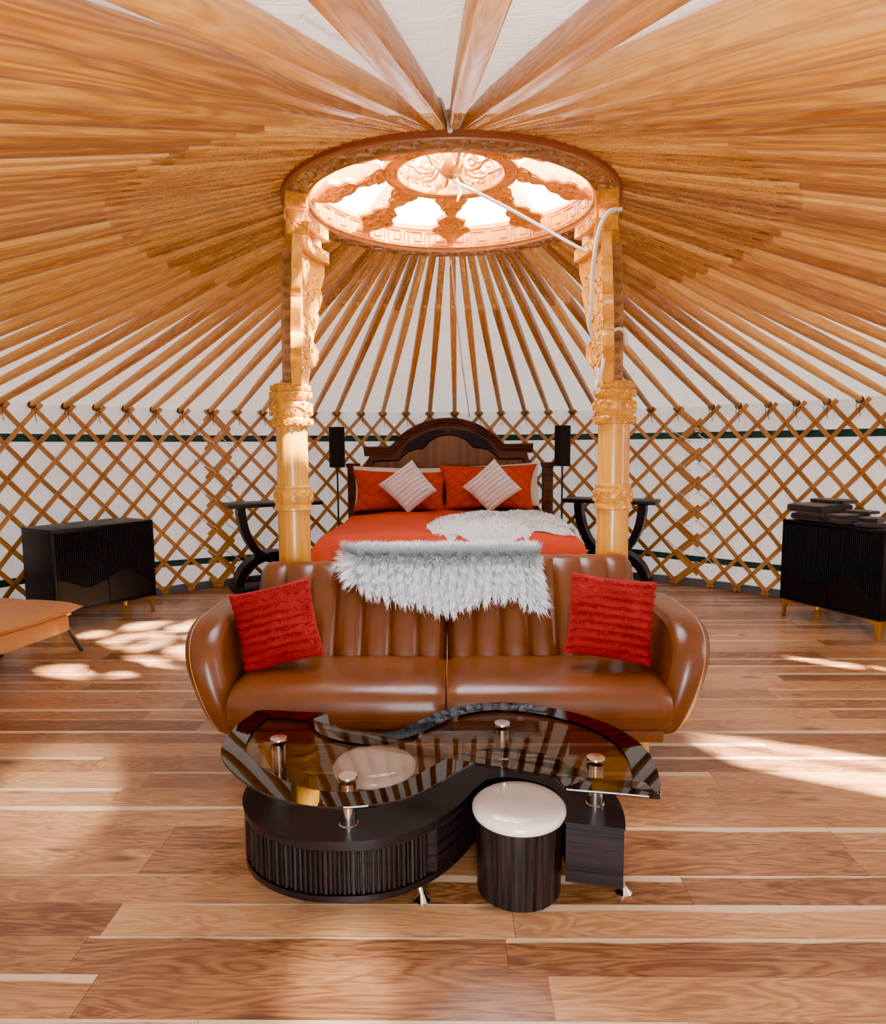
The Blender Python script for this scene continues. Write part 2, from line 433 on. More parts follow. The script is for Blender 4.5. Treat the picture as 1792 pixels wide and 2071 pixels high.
def wall_fn(a, z):
    z = min(z, z_cloth(3.985) + .03 - math.tan(front_tilt(a)) * 1.08 * 3.13)
    return pol(3.985 + .006 * sin(radians(a) * 61) * (1 if z > .1 else 0), a, z)
tag(shell(wall_fn, az_fine, [0.0, .3, .6, .9, 1.2] + [1.3 + .02 * k for k in range(26)]).build('wall_back', MT['wall'], smooth=80), kind='structure')
def roof_fn(a, r):
    sag = -.006 * sin(radians(a) * 41 + r * 3) - .010 * max(0, r - 3.5) * (1 + sin(radians(a) * 23))
    return pol(r, a, z_cloth(r) + sag - math.tan(front_tilt(a)) * 1.08 * max(0, r - .85))
tag(shell(roof_fn, az_roof, [.80 + .1 * k for k in range(20)] + [2.8 + .02 * k for k in range(64)]).build('ceiling', MT['roof'], smooth=80), kind='structure')
mb = MB()
for z0, z1, nm, wav in ((1.470, 1.535, 'trim_1', 0), (.275, .335, 'trim_2', .035)):
    mb = MB(); A = [-168 + 2 * k for k in range(169)]
    mb.rings([[pol(3.974, a, z + wav * sin(radians(a) * 5 + 1)) for a in A] for z in (z0, z1)], closed=False, cap0=False, cap1=False)
    tag(mb.build(nm, MT['band']), 'dark green webbing band around the %s of the canvas wall behind the lattice' % ('top' if wav == 0 else 'foot'), kind='structure')
mb = MB(); A = [-168 + 3 * k for k in range(113)]
mb.rings([[pol(r, a, z) for a in A] for r, z in ((3.975, 0), (3.955, .0), (3.955, .055), (3.975, .075))], closed=False, cap0=False, cap1=False)
tag(mb.build('baseboard_back', MT['grey']), kind='structure')
# doorway behind the camera that lets daylight in
for sg in (-1, 1):
    mb = MB(); p = pol(3.96, 180 + sg * 6.6, 0)
    mb.box((p.x, p.y, .93), (.09, .10, 1.86), .01)
    tag(mb.build('door_1_frame' if sg < 0 else 'door_2_frame', MT['pole']), kind='structure')

# ------------------------------------------------------------------ lattice wall panels
def slat_strip(mb, i0, k0, i1, k1, R, w=.040, th=.013, rows=12.3, ext=0.0, d_=0):
    """one slat between lattice nodes (pole index, row); bends round the wall"""
    h = ZT / rows; steps = max(2, int(abs(k1 - k0) * 1.2)); P = []
    for s in range(steps + 1):
        t = -ext + (1 + 2 * ext) * s / steps
        P.append((th_at(i0 + (i1 - i0) * t), ZT - (k0 + (k1 - k0) * t) * h))
    rings = []
    for s, (a, z) in enumerate(P):
        b = P[min(s + 1, steps)]; c = P[max(s - 1, 0)]
        du = radians(b[0] - c[0]) * R; dz = b[1] - c[1]; l = hypot(du, dz); du /= l; dz /= l
        nu, nz = -dz, du
        q = lambda o, r: pol(r, a + math.degrees(o * nu * w / 2 / R), z + o * nz * w / 2)
        rings.append([q(-1, R), q(-1, R + th), q(1, R + th), q(1, R)])
    n0 = len(mb.v); mb.g += [(0, 0, 0)] * (n0 - len(mb.g)); mb.rings(rings)
    so = (i0 * 3.7 + k0 + d_ * 11.0) % 23
    for s, (a, z) in enumerate(P): mb.g += [(o_ + so, q_ + so * 1.7, s * .2 + so * 5) for o_, q_ in ((0, 0), (0, .013), (w, .013), (w, 0))]
def lattice(name, label, ia, ib, shift):
    """slats between pole indices ia..ib; the ends of the panel stay ragged"""
    mb = MB(); rows = 12.3; lo, hi = ia, ib
    ws = random.Random(int(ia * 10) + 5)
    for i in range(int(lo - 8), int(hi + 8)):
        for d in (-1, 1):
            R = RW - .015 if d < 0 else RW + .002
            a, b = -.33, rows - .1                 # row span of the slat, in its own run
            # index at row k:  i + d*k/2 ; clip to the panel
            if d > 0:
                ka = max(a, (lo - .22 - i) * 2); kb = min(b, (hi + .22 - i) * 2)
            else:
                ka = max(a, (i - hi - .22) * 2); kb = min(b, (i - lo + .22) * 2)
            if kb - ka < .6: continue
            slat_strip(mb, i + d * ka / 2 + shift, ka, i + d * kb / 2 + shift, kb, R, .034 + .004 * ws.random(), d_=d)
    for i in range(int(lo) - 1, int(hi) + 2):         # hide pegs at the crossings
        for k in range(0, 13):
            ix = i + (k % 2) * .5
            if ix < lo - .05 or ix > hi + .05: continue
            c = pol(RW - .016, th_at(ix + shift), ZT - k * ZT / rows)
            M = Matrix.Translation(c) @ Matrix.Rotation(-radians(th_at(ix + shift)), 4, 'Z') @ Matrix.Rotation(pi / 2, 4, 'X')
            mb.lathe([(.0065, -.004), (.0065, .003), (.003, .006)], 6, M, mi=1)
    return tag(mb.build(name, [MT['lattice'], MT['peg']], smooth=30), label, 'lattice panel')
lattice('lattice_panel', 'wooden lattice wall panel behind the bed and its headboard', 6.0, 25.5, 0)
lattice('lattice_panel', 'wooden lattice wall panel behind the black cabinet without towels', -16, 6.35, .14)
lattice('lattice_panel', 'wooden lattice wall panel behind the black cabinet stacked with towels', 25.2, 47, .14)

def lashing(label, i0):
    h = ZT / 12.3; ctr = pol(RW - .03, th_at(i0), 0)
    r = thing('lashing_cord', label, 'cord', ctr)
    for k in range(1, 12, 2):
        for a, b in (((i0 - .75, k + .15), (i0 - .1, k + 1.05)), ((i0 + .15, k + .6), (i0 + .75, k + 1.5))):
            if b[1] > 12: continue
            m = MB(); pts = [pol(RW - .030 - .004 * sin(pi * t / 4), th_at(a[0] + (b[0] - a[0]) * t / 4), ZT - (a[1] + (b[1] - a[1]) * t / 4) * h) for t in range(5)]
            pts = [pol(RW + .02, th_at(a[0]), ZT - a[1] * h)] + pts + [pol(RW + .02, th_at(b[0]), ZT - b[1] * h)]
            m.tube([p - ctr for p in pts], .0045, 6); m.build('cord_loop', MT['rope'], r)
    m = MB(); c = pol(RW - .03, th_at(i0 + .1), ZT - 1.25 * h) - ctr
    m.tube([c + V((.014 * cos(q * .9) * (1 + .3 * sin(q * 2)), .008 * sin(q * 1.7), .014 * sin(q * .9))) for q in range(16)], .005, 6)
    m.build('knot', MT['rope'], r)
lashing('pale cord lacing two lattice panels together left of the black side table', 6.2)
lashing('pale cord lacing two lattice panels together near the cabinet with towels', 25.5)

# ------------------------------------------------------------------ roof poles
def ring_se(cx, cz, w, h, e, y, n=16):
    out = []
    for k in range(n):
        a = 2 * pi * (k + .5) / n; c, s_ = cos(a), sin(a)
        out.append(V((cx + w / 2 * math.copysign(abs(c) ** (2 / e), c), y, cz + h / 2 * math.copysign(abs(s_) ** (2 / e), s_))))
    return out
def make_pole():
    root = thing('roof_pole', '', 'roof pole')
    mb = MB(); R0 = RW
    st = [(1.615, .047, .070, 7, 0), (1.64, .050, .068, 7, 0), (2.2, .049, .066, 7, 0), (2.6, .049, .064, 5, 0), (3.0, .049, .062, 3.2, 0), (3.4, .049, .058, 2.3, 0), (RW - .03, .047, .050, 2, 0), (RW + .025, .044, .046, 2, 0)]
    mb.rings([ring_se(0, z_under(r) + h / 2 - z_under(R0), w, h, e, r - R0) for r, w, h, e, _ in st])
    mb.build('shaft', MT['pole'], root, smooth=24)
    mb = MB()
    st = [(.80, .040, .058, 8), (1.2, .042, .064, 8), (1.585, .045, .070, 8), (1.615, .047, .070, 8)]
    mb.rings([ring_se(0, z_under(r) + h / 2 - z_under(R0), w, h, e, r - R0) for r, w, h, e in st])
    sl = -.290
    def mp(u, v, h): return V((v, u - R0, z_under(u) - z_under(R0) - h + .0008))
    L = .60
    for P in vine(L, .013, .058): mb.relief([(u + .92, v) for u, v in P], .0042, .0055, mp)
    for sg in (-1, 1): mb.relief([(.90, sg * .017), (1.55, sg * .0185)], .004, .004, mp)
    for k in range(7):
        mb.relief([(1.525 + k * .007, -.014), (1.525 + k * .007, .014)], .0035, .004, mp)
    mb.build('carved_end', MT['pole'], root, smooth=24)
    mb = MB()
    for k in range(3):
        mb.tube([V((.029 * cos(a) , -.012 - k * .007 + .004 * sin(a * 2), .024 + .029 * sin(a))) for a in [2 * pi * q / 12 for q in range(12)]], .0034, 5, closed=True)
    mb.tube([(.01, -.03, .0), (.016, -.036, -.03), (.012, -.034, -.07), (.020, -.036, -.115)], .0026, 5)
    mb.tube([(-.008, -.03, .0), (-.016, -.036, -.025), (-.012, -.034, -.055)], .0026, 5)
    mb.build('tie_cord', MT['cord'], root)
    return root
pole0 = make_pole()
for i, a in enumerate(TH):
    o = pole0 if i == 0 else copy_tree(pole0)
    ti = front_tilt(a); p0 = V((RW - .85, -.290 * (RW - .85))); c, sn = cos(ti), sin(ti)
    o.location = pol(.85 + p0.x * c + p0.y * sn, a, 2.645 + p0.y * c - p0.x * sn)
    o.rotation_euler = Matrix.Rotation(-radians(a), 3, 'Z').to_euler() if ti == 0 else (Matrix.Rotation(-radians(a), 3, 'Z') @ Matrix.Rotation(-ti, 3, 'X')).to_euler()
    o['label'] = 'honey coloured roof pole running from the carved ceiling ring to the lattice wall'
    o['group'] = 'roof poles of the tent'

# ------------------------------------------------------------------ carved ceiling ring (crown)
crown = thing('ceiling_ring', 'round carved wooden ceiling ring with cloud shaped spokes around the open skylight', 'skylight ring', (0, 0, ZR))
def ring_solid(r0, r1, z0, z1, n=120):
    m = MB()
    m.rings([[pol(r, 360 * k / n, z) for k in range(n)] for r, z in ((r0, z0), (r1, z0), (r1, z1), (r0, z1), (r0, z0))], True, False, False)
    return m
mb = ring_solid(RR2, RR1, 0, .15)
def map_under(R0, z=0.0): return lambda u, v, h: pol(R0 + v, math.degrees(u / R0), z - h)
rm = (RR1 + RR2) / 2
for P in vine(2 * pi * rm, .043, 2 * pi * rm / 26): mb.relief(P, .0095, .010, map_under(rm))
for r in (RR2 + .006, RR1 - .006): mb.relief([(2 * pi * rm * k / 120, r - rm) for k in range(121)], .008, .006, map_under(rm))
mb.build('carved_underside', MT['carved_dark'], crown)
mb = MB()
mb.rings([[pol(RR1 + r, 3 * k, z) for k in range(120)] for r, z in ((.001, .0), (.012, .004), (.012, .06), (.001, .06))], True, False, False)
mb.build('outer_rim', MT['redrim'], crown)
mb = ring_solid(RR2 - .008, RR2 + .002, .012, .145)
NU = 34; U = 2 * pi * .722 / NU; y0, y1 = .030, .105; g = (y1 - y0)
def map_in(R): return lambda u, v, h: pol(R - h, math.degrees(u / R), v)
key = [(0, y0), (0, y1), (.62 * U, y1), (.62 * U, y0 + .30 * g), (.30 * U, y0 + .30 * g), (.30 * U, y0 + .66 * g)]
key2 = [(.0, y0), (.82 * U, y0), (.82 * U, y1 - .0 * g), (U, y1)]
for k in range(NU):
    for P in (key, key2): mb.relief([(u + k * U, v) for u, v in P], .0085, .006, map_in(.722))
for z in (.018, .122): mb.relief([(2 * pi * .722 * k / 120, z) for k in range(121)], .010, .007, map_in(.722))
mb.build('key_pattern_band', MT['carved'], crown)
SR0, SR1, SZ = .272, .349, .18           # small inner ring
mb = ring_solid(SR0, SR1, SZ, SZ + .10, 80)
for k in range(8):
    a0 = k * pi / 4
    for dv in (-.018, .018):
        for j in range(-2, 3):
            u = (a0 + j * .062) * .31
            mb.relief(spiral(u, dv, .013, .003, j * 1.7 + dv * 90, 1.3, 10), .005, .007, map_under(.31, SZ))
for r in (SR0 + .004, SR1 - .004): mb.relief([(2 * pi * .31 * k / 80, r - .31) for k in range(81)], .006, .007, map_under(.31, SZ))
for k in range(22):
    u0 = 2 * pi * SR0 / 22 * k
    mb.relief(spiral(u0 + .030, SZ + .048, .026, .004, pi, -1.5, 16), .008, .007, map_in(SR0))
    mb.relief(cpl([(u0, SZ + .022), (u0 + .02, SZ + .082), (u0 + .058, SZ + .08), (u0 + .078, SZ + .022)], 4), .008, .006, map_in(SR0))
mb.build('inner_ring', MT['carved'], crown)
half = [(0, .088), (.02, .094), (.045, .080), (.07, .062), (.095, .060), (.115, .040), (.135, .030), (.150, .032), (.160, .050), (.180, .078), (.200, .086), (.222, .078), (.232, .082), (.252, .108), (.275, .120), (.298, .112), (.308, .088), (.325, .072), (.345, .060), (.36, .040), (.372, .032), (.40, .030)]
outl = [(w, u) for u, w in half] + [(-w, u) for u, w in reversed(half)]
def spoke_mesh():
    m = MB(); X0 = .345
    tilt = math.atan2(.13, .385)
    M = Matrix.Translation((0, X0, SZ + .004)) @ Matrix.Rotation(-tilt, 4, 'X')
    m.prism(outl, -.006, .018, M)
    mp = lambda u, v, h: M @ V((u, v, -.006 - h))
    W = .0075; H = .009
    for sg in (-1, 1):
        m.relief([(sg * max(.008, w - .009), u) for u, w in half[4:21]], W * .7, H * .7, mp)
        m.relief(spiral(sg * .076, .272, .030, .004, 0 if sg > 0 else pi, sg * 1.5, 20), W, H, mp)
        m.relief(spiral(sg * .050, .196, .024, .004, pi if sg > 0 else 0, -sg * 1.4, 18), W, H, mp)
        m.relief(cpl([(sg * .01, .17), (sg * .03, .225), (sg * .012, .25), (sg * .035, .315), (0, .335)], 5), W, H, mp)
        m.relief(spiral(sg * .05, .028, .024, .004, 0, sg * 1.3, 14), W, H, mp)
        m.relief(spiral(sg * .03, .082, .020, .004, 1, -sg * 1.3, 14), W, H, mp)
        m.relief(spiral(sg * .016, .052, .016, .003, 2, sg * 1.3, 12), W, H, mp)
    m.relief(spiral(0, .205, .018, .003, 0, 1.4, 14), W, H, mp); m.relief(spiral(0, .285, .020, .003, 0, -1.4, 14), W, H, mp)
    # upright board above the plate, carrying the skylight cover
    prof = [(.02, .02), (.12, .018), (.25, .016), (.385, .012), (.39, .05), (.30, .085), (.2, .11), (.1, .125), (.0, .128)]
    m.prism([(p[0], p[1]) for p in prof], -.011, .011, M @ Matrix(((0, 0, 1, 0), (1, 0, 0, 0), (0, 1, 0, 0), (0, 0, 0, 1))))
    return m.data('cloud_spoke', MT['carved'])
sm = spoke_mesh()
for k in range(8):
    o = bpy.data.objects.new('cloud_spoke', sm); COL.objects.link(o); o.parent = crown; o.rotation_euler = (0, 0, k * pi / 4)
mb = MB()
mb.lathe([(.0, .165), (.030, .166), (.052, .178), (.068, .200), (.076, .225), (.078, .245), (.074, .258), (.06, .262), (.0, .264)], 32)
hub = mb.build('hub_bowl', MT['shaft'], crown)
mb = MB()
mb.tube([V((.012 + .011 * cos(a), -.006, .158 + .011 * sin(a))) for a in [2 * pi * k / 14 for k in range(14)]], .0028, 6, closed=True)
mb.build('hook_ring', MT['gunmetal'], hub)
mb = MB()
for k in range(8):
    M = Matrix.Rotation(k * pi / 4 + .2, 4, 'Z')
    mp = lambda u, v, h: M @ V((h - .006, u, .232 + v))
    for P in (cpl([(.06, .01), (.11, .035), (.15, -.02), (.20, -.03), (.285, .01)], 6), spiral(.125, -.012, .034, .006, pi / 2, -1.3, 18), spiral(.20, .012, .032, .006, -pi / 2, 1.3, 18), cpl([(.07, -.01), (.10, -.05), (.16, -.055), (.19, -.035)], 5)):
        mb.relief(P, .017, .013, mp)
        mb.relief(P, .017, -.004, mp)
mb.build('hub_scrolls', MT['carved'], crown)
mb = MB(); rr = []
for j in range(9):
    t = j / 8; r = .80 * cos(t * pi / 2 * .97); z = .15 + .30 * sin(t * pi / 2)
    rr.append([pol(r, 7.5 * k, z) for k in range(48)])
mb.rings(rr, True, False, True)
mb.build('skylight_cover', MT['vinyl'], crown, smooth=80)

# ------------------------------------------------------------------ carved pillars
def make_pillar(sg):
    name = 'left' if sg < 0 else 'right'
    lab = 'carved golden pine pillar with wavy bracket holding up the ceiling ring, ' + ('brightly sunlit and clear of rope' if sg < 0 else 'with white rope hanging on it')
    xc = sg * .855
    root = thing('carved_pillar', lab, 'pillar', (xc, 0, 0))
    mb = MB(); n = 40
    mb.lathe([(.110, 0), (.110, .10), (.098, .13), (.088, .16), (.086, .75), (.084, 1.085)], n)
    mb.lathe([(.083, 1.21), (.082, 1.53)], n)
    mb.build('shaft', MT['shaft'], root)
    def collar(nm, prof, carve):
        m = MB(); m.lathe(prof, 48)
        for z0, a, lam, R in carve:
            L = 2 * pi * R; nn = max(3, round(L / lam))
            mp = lambda u, v, h: V(((R + h) * sin(u / R), -(R + h) * cos(u / R), z0 + v))
            for P in vine(L, a, L / nn): m.relief(P, .0085, .009, mp)
        m.build(nm, MT['shaft'], root)
    collar('lower_collar', [(.084, 1.075), (.100, 1.080), (.102, 1.095), (.096, 1.104), (.094, 1.112), (.097, 1.116), (.097, 1.178), (.093, 1.184), (.092, 1.192), (.096, 1.198), (.096, 1.205), (.083, 1.212)], [(1.147, .032, .16, .096)])
    collar('upper_collar', [(.082, 1.522), (.102, 1.526), (.106, 1.543), (.102, 1.562), (.093, 1.570), (.100, 1.585), (.106, 1.605), (.106, 1.628), (.098, 1.648), (.088, 1.656), (.098, 1.668), (.105, 1.682), (.104, 1.698), (.092, 1.706), (.098, 1.718), (.099, 1.730), (.085, 1.745)],
           [(1.543, .018, .085, .105), (1.612, .034, .17, .105), (1.684, .017, .085, .104), (1.722, .012, .07, .098)])
    # wavy bracket board, bent to the curve of the ring
    Rb = .79; th = .048
    wave = [(1.735, .085), (1.78, .105), (1.82, .125), (1.845, .140), (1.86, .20), (1.90, .235), (1.95, .23), (1.975, .185), (1.99, .165), (2.03, .185), (2.09, .225), (2.13, .24), (2.145, .235), (2.15, .22), (2.18, .25), (2.24, .275), (2.275, .27), (2.28, .255), (2.31, .275), (2.37, .30), (2.43, .30)]
    m = MB(); rings = []
    K = 13
    def lean(z): return (2.43 - z) / .70 * .018
    for z, hw in wave:
        hw *= 1.0
        row = []
        for k in range(K): row.append((hw * (2 * k / (K - 1) - 1), Rb - th / 2 + lean(z)))
        for k in range(K): row.append((hw * (1 - 2 * k / (K - 1)), Rb + th / 2 + lean(z)))
        rings.append([V((sg * r * cos(y / Rb) - xc, r * sin(y / Rb), z)) for y, r in row])
    m.rings(rings)
    rs = random.Random(3)
    mp = lambda u, v, h: V((sg * (Rb - th / 2 + lean(v) - h) * cos(u / Rb) - xc, (Rb - th / 2 + lean(v) - h) * sin(u / Rb), v))
    for q in (-1, 1):
        m.relief([(q * (hw * .9 - .012), z) for z, hw in wave], .007, .006, mp)
        for z, hw in wave[4::2]:
            m.relief(spiral(q * (hw * .9 - .055), z, .032, .005, rs.random() * 6, q * 1.4, 16), .0085, .009, mp)
    for k in range(34):
        z = 1.80 + .60 * k / 34; hw = (.05 + .16 * (z - 1.8) / .6)
        m.relief(spiral(rs.uniform(-hw, hw), z, rs.uniform(.016, .028), .004, rs.random() * 6, rs.choice((-1, 1)) * 1.3, 12), .0075, .008, mp)
    m.build('wavy_bracket', MT['shaft'], root)
    # narrow dark outer wing of the bracket
    m = MB()
    m.prism([(.012, 1.745), (.062, 1.745), (.060, 2.1), (.045, 2.44), (.005, 2.44)], -.02, .03, Matrix(((sg, 0, 0, sg * .83 - xc - 0), (0, 0, 1, 0), (0, 1, 0, 0), (0, 0, 0, 1))))
    mp2 = lambda u, v, h: V((sg * (.83 + u) - xc, -.02 - h, v))
    for k in range(11): m.relief(spiral(.035 - .0008 * k, 1.79 + k * .058, .017, .003, k * 2.1, (-1) ** k * 1.4, 12), .007, .008, mp2)
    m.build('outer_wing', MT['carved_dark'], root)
    # two stacked curved beams with drums between
    A = .30
    for z0, z1, nm in ((2.425, 2.490, 'lower_beam'), (2.548, 2.618, 'upper_beam')):
        m = MB(); rings = []
        for k in range(13):
            a = (-A + 2 * A * k / 12) / Rb
            rings.append([V((sg * r * cos(a) - xc, r * sin(a), z)) for r, z in ((.735, z0), (.842, z0), (.842, z1), (.735, z1))])
        m.rings(rings)
        mp = lambda u, v, h: V((sg * (.735 - h) * cos(u / .735) - xc, (.735 - h) * sin(u / .735), v))
        zc = (z0 + z1) / 2
        for c in (-.20, -.075, .05, .175):
            for P in cloud_motif(c + .012, zc, .105, .062): m.relief(P, .0065, .006, mp)
        for v in (z0 + .004, z1 - .004): m.relief([(-A * .93 + 2 * A * .93 * k / 12, v) for k in range(13)], .005, .005, mp)
        a = -A / Rb; c0 = V((sg * .7885 * cos(a) - xc, .7885 * sin(a), zc)); X = V((cos(a), sg * sin(a), 0)); Nn = V((sg * sin(a), -cos(a), 0))
        mp = plane_map(c0, X, (0, 0, 1), Nn)
        for P in cloud_motif(0, 0, .088, .056): m.relief(P, .0065, .007, mp)
        m.relief([(-.047, -.028), (.047, -.028), (.047, .028), (-.047, .028), (-.047, -.028)], .005, .005, mp)
        m.build(nm, MT['shaft'], root)
    for y in (-.225, .225):
        m = MB(); a = y / Rb
        m.lathe([(.043, 2.488), (.043, 2.55)], 24, Matrix.Translation((sg * .79 * cos(a) - xc, .79 * sin(a), 0)))
        m.build('drum', MT['shaft'], root)
    m = MB()
    m.lathe([(.03, 1.74), (.03, 2.44)], 16, Matrix.Translation((0, .06, 0)))
    m.build('core_post', MT['shaft'], root)
    return root
make_pillar(-1); make_pillar(1)

# ------------------------------------------------------------------ ropes
mb = MB(); P = [V((.012, -.006, ZR + .145)), V((.30, .04, 2.64)), V((.66, .095, 2.462)), V((.715, .10, 2.44))]
mb.tube(catmull(P, 6), .010, 8)
mb.tube([(.03, -.02, 2.755), (.045, -.02, 2.70), (.03, -.015, 2.66)], [.006, .011, .004], 8)
P = [V((.80, -.315, 2.515)), V((.745, -.322, 2.505)), V((.705, -.31, 2.45)), V((.690, -.27, 2.36)), V((.688, -.22, 2.25)), V((.690, -.18, 2.10)), V((.690, -.13, 2.02)), V((.715, -.10, 1.965))]
mb.tube(catmull(P, 6), .010, 8)
tag(mb.build('pull_rope', MT['rope']), 'taut white rope from the skylight hub down to the pillar bracket', 'rope')
mb = MB()
P = [V((.905, -.03, 1.93)), V((.885, -.07, 1.985)), V((.845, -.11, 2.0)), V((.80, -.13, 1.97)), V((.775, -.135, 1.88)), V((.755, -.14, 1.79)), V((.735, -.14, 1.735))]
mb.tube(catmull(P, 6), .009, 8)
P = [V((.745, -.14, 1.80)), V((.735, -.145, 1.74)), V((.725, -.145, 1.70)), V((.74, -.14, 1.69))]
mb.tube(catmull(P, 5), [.010] * 15 + [.018], 8)
tag(mb.build('rope_end', MT['rope']), 'short white rope end looped over the pillar above its upper collar', 'rope')
mb = MB()
mb.tube([(-.002, .86, 2.60), (.03, 1.4, 2.42), (.09, 2.4, 2.11), (.185, 3.72, 1.72)], .0055, 6)
mb.tube([(-.004, .862, 2.60), (-.02, .87, 2.55), (-.022, .87, 2.52)], [.004, .007, .012], 6)
tag(mb.build('thin_cord', MT['fleece']), 'thin white cord with tassel hanging along the roof above the headboard', 'cord')
mb = MB()
mb.tube([(-.012, -.90, 2.66), (-.018, -1.0, 2.63), (-.05, -1.5, 2.50), (-.085, -2.0, 2.36), (-.12, -2.6, 2.20)], .006, 6)
mb.tube([(-.012, -.90, 2.66), (-.008, -.93, 2.625), (-.002, -.94, 2.60)], [.006, .009, .011], 6)
tag(mb.build('thin_cord', MT['rope']), 'thin white cord between two roof poles overhead, nearest the viewer', 'cord')

# ------------------------------------------------------------------ cognac sofa
sofa = thing('leather_sofa', 'cognac brown leather sofa bed with channel tufted split back', 'sofa', (0, -.55, 0))
SO = V((0, .55, 0))
def sofa_path(dz=0.0, dy=0.0):
    dz -= .018
    P = [(-.455, .39), (-.425, .46), (-.375, .55), (-.325, .64), (-.272, .735), (-.232, .795), (-.200, .826), (-.165, .836), (-.132, .826), (-.114, .785), (-.116, .66), (-.128, .50), (-.145, .39)]
    return [(y + dy * max(0, (z - .39) / .44), z + dz * max(0, (z - .39) / .44)) for y, z in P]
def path_at(path, s):
    k = min(max(s, 0), len(path) - 1.001); i = int(k); f = k - i
    a, b = path[i], path[i + 1]
    y, z = a[0] + (b[0] - a[0]) * f, a[1] + (b[1] - a[1]) * f
    ty, tz = b[0] - a[0], b[1] - a[1]; l = hypot(ty, tz)
    return y, z, -tz / l, ty / l            # outward normal (front face towards -y)
def back_half(x0, x1, nch, dz, dy, nm):
    path = [(p.x, p.y) for p in catmull([(a, b, 0) for a, b in sofa_path(dz, dy)], 4)]
    m = MB(); rows = []; per = 12; nx = nch * per
    for i in range(nx + 1):
        u = i / nx; x = x0 + (x1 - x0) * u; t = (i % per) / per; t = 0 if i % per == 0 else t
        b = .028 * (1 - abs(2 * t - 1) ** 2.6) - .004
        edge = min(u, 1 - u) * (x1 - x0); sh = .035 * max(0, 1 - edge / .05) ** 2
        row = []
        for k, (y, z) in enumerate(path):
            _, _, ny, nz = path_at(path, min(k, len(path) - 1.01))
            w = 1.0 if k < 14 else max(.22, 1 - (k - 14) * .07)
            d = b * w - sh
            row.append(V((x, y + ny * d, z + nz * d)) + SO)
        rows.append(row)
    m.rings(rows, True, True, True)
    h = m.build(nm, MT['leather'], sofa, smooth=60)
    return h
back_half(-.985, -.034, 7, 0, 0, 'backrest')
back_half(-.028, .915, 7, .030, .012, 'backrest')
def cushion_block(x0, x1):
    m = MB()
    prof = [(-.44, .245), (-.44, .39), (-.46, .412), (-.55, .425), (-.70, .428), (-.84, .425), (-.905, .412), (-.945, .385), (-.960, .345), (-.958, .30), (-.945, .258), (-.93, .245)]
    path = catmull([(a, b, 0) for a, b in prof], 3)
    nx = 26; rows = []
    cy, cz = -.70, .33
    for i in range(nx + 1):
        u = i / nx; x = x0 + (x1 - x0) * u
        e = min(u, 1 - u) * (x1 - x0)
        k = 1 - (1 - min(1, e / .035)) ** 2
        puff = 1 + .03 * sin(pi * u)
        row = [V((x, cy + (p.x - cy) * (.945 + .055 * k), cz + (p.y - cz) * (.80 + .20 * k) * (puff if p.y > .38 else 1))) + SO for p in path]
        rows.append(row)
    m.rings(rows, True, True, True)
    s = m.build('seat_cushion', MT['leather'], sofa, smooth=60)
    m = MB()
    for z, y in ((.300, -.966), ):
        m.tube([V((x0 + .01 + (x1 - x0 - .02) * k / 20, y + .004, z)) + SO for k in range(21)], .0022, 5)
    m.build('front_seam', MT['leather'], s)
cushion_block(-.935, -.034); cushion_block(-.028, .895)
mb = MB()
mb.box(V((-.02, -.66, .212)) + SO, (1.78, .52, .055), .015)
mb.build('base_rail', MT['leather'], sofa)
def sofa_arm(sg, x_in):
    m = MB()
    side = [(-.13, .20), (-.10, .38), (-.11, .58), (-.17, .655), (-.35, .668), (-.55, .665), (-.70, .655), (-.81, .615), (-.875, .54), (-.90, .44), (-.895, .33), (-.86, .23), (-.80, .175), (-.60, .17), (-.30, .175)]
    path = catmull([(a, b, 0) for a, b in side], 4, True)
    W = .165; cy, cz = -.50, .42; rows = []
    def pt(t, p, s):
        z = cz + (p.y - cz) * s; y = cy + (p.x - cy) * s
        zz = (z - .17) / .5
        x = x_in + .015 * zz + (t + 1) / 2 * W * (.82 + .18 * zz) + .115 * zz - .075 * max(0, zz - .62) ** 1.5
        return V((sg * x, y, z)) + SO
    for k in range(15):
        t = -1 + 2 * k / 14
        s = 1 - .115 * abs(t) ** 2.6
        if abs(t) > .99: s = .86
        rows.append([pt(t, p, s) for p in path])
    m.rings(rows, True, False, False)
    n = len(path)
    for t in (-1, 1):                                        # softly domed side panels
        rr = [[pt(t * (1 + .06 * (1 - q)), p, .86 * q) for p in path] for q in (1, .7, .4, .1)]
        m.rings(rr, True, False, True)
    a = m.build('armrest', MT['leather'], sofa, smooth=70)
    m = MB()
    m.tube([pt(.50, p, .9975 - .115 * .5 ** 2.6 + .002) for p in path], .0020, 5, closed=True)
    m.build('stitched_seam', MT['tan'], a)
sofa_arm(-1, .898); sofa_arm(1, .836)
for x, y in ((-.80, -.85), (.805, -.85), (-.80, -.20), (.805, -.20)):
    mb = MB(); mb.lathe([(.017, 0), (.019, .01), (.026, .19)], 20, Matrix.Translation(V((x, y, 0)) + SO))
    mb.build('leg', MT['leg_wood'], sofa)

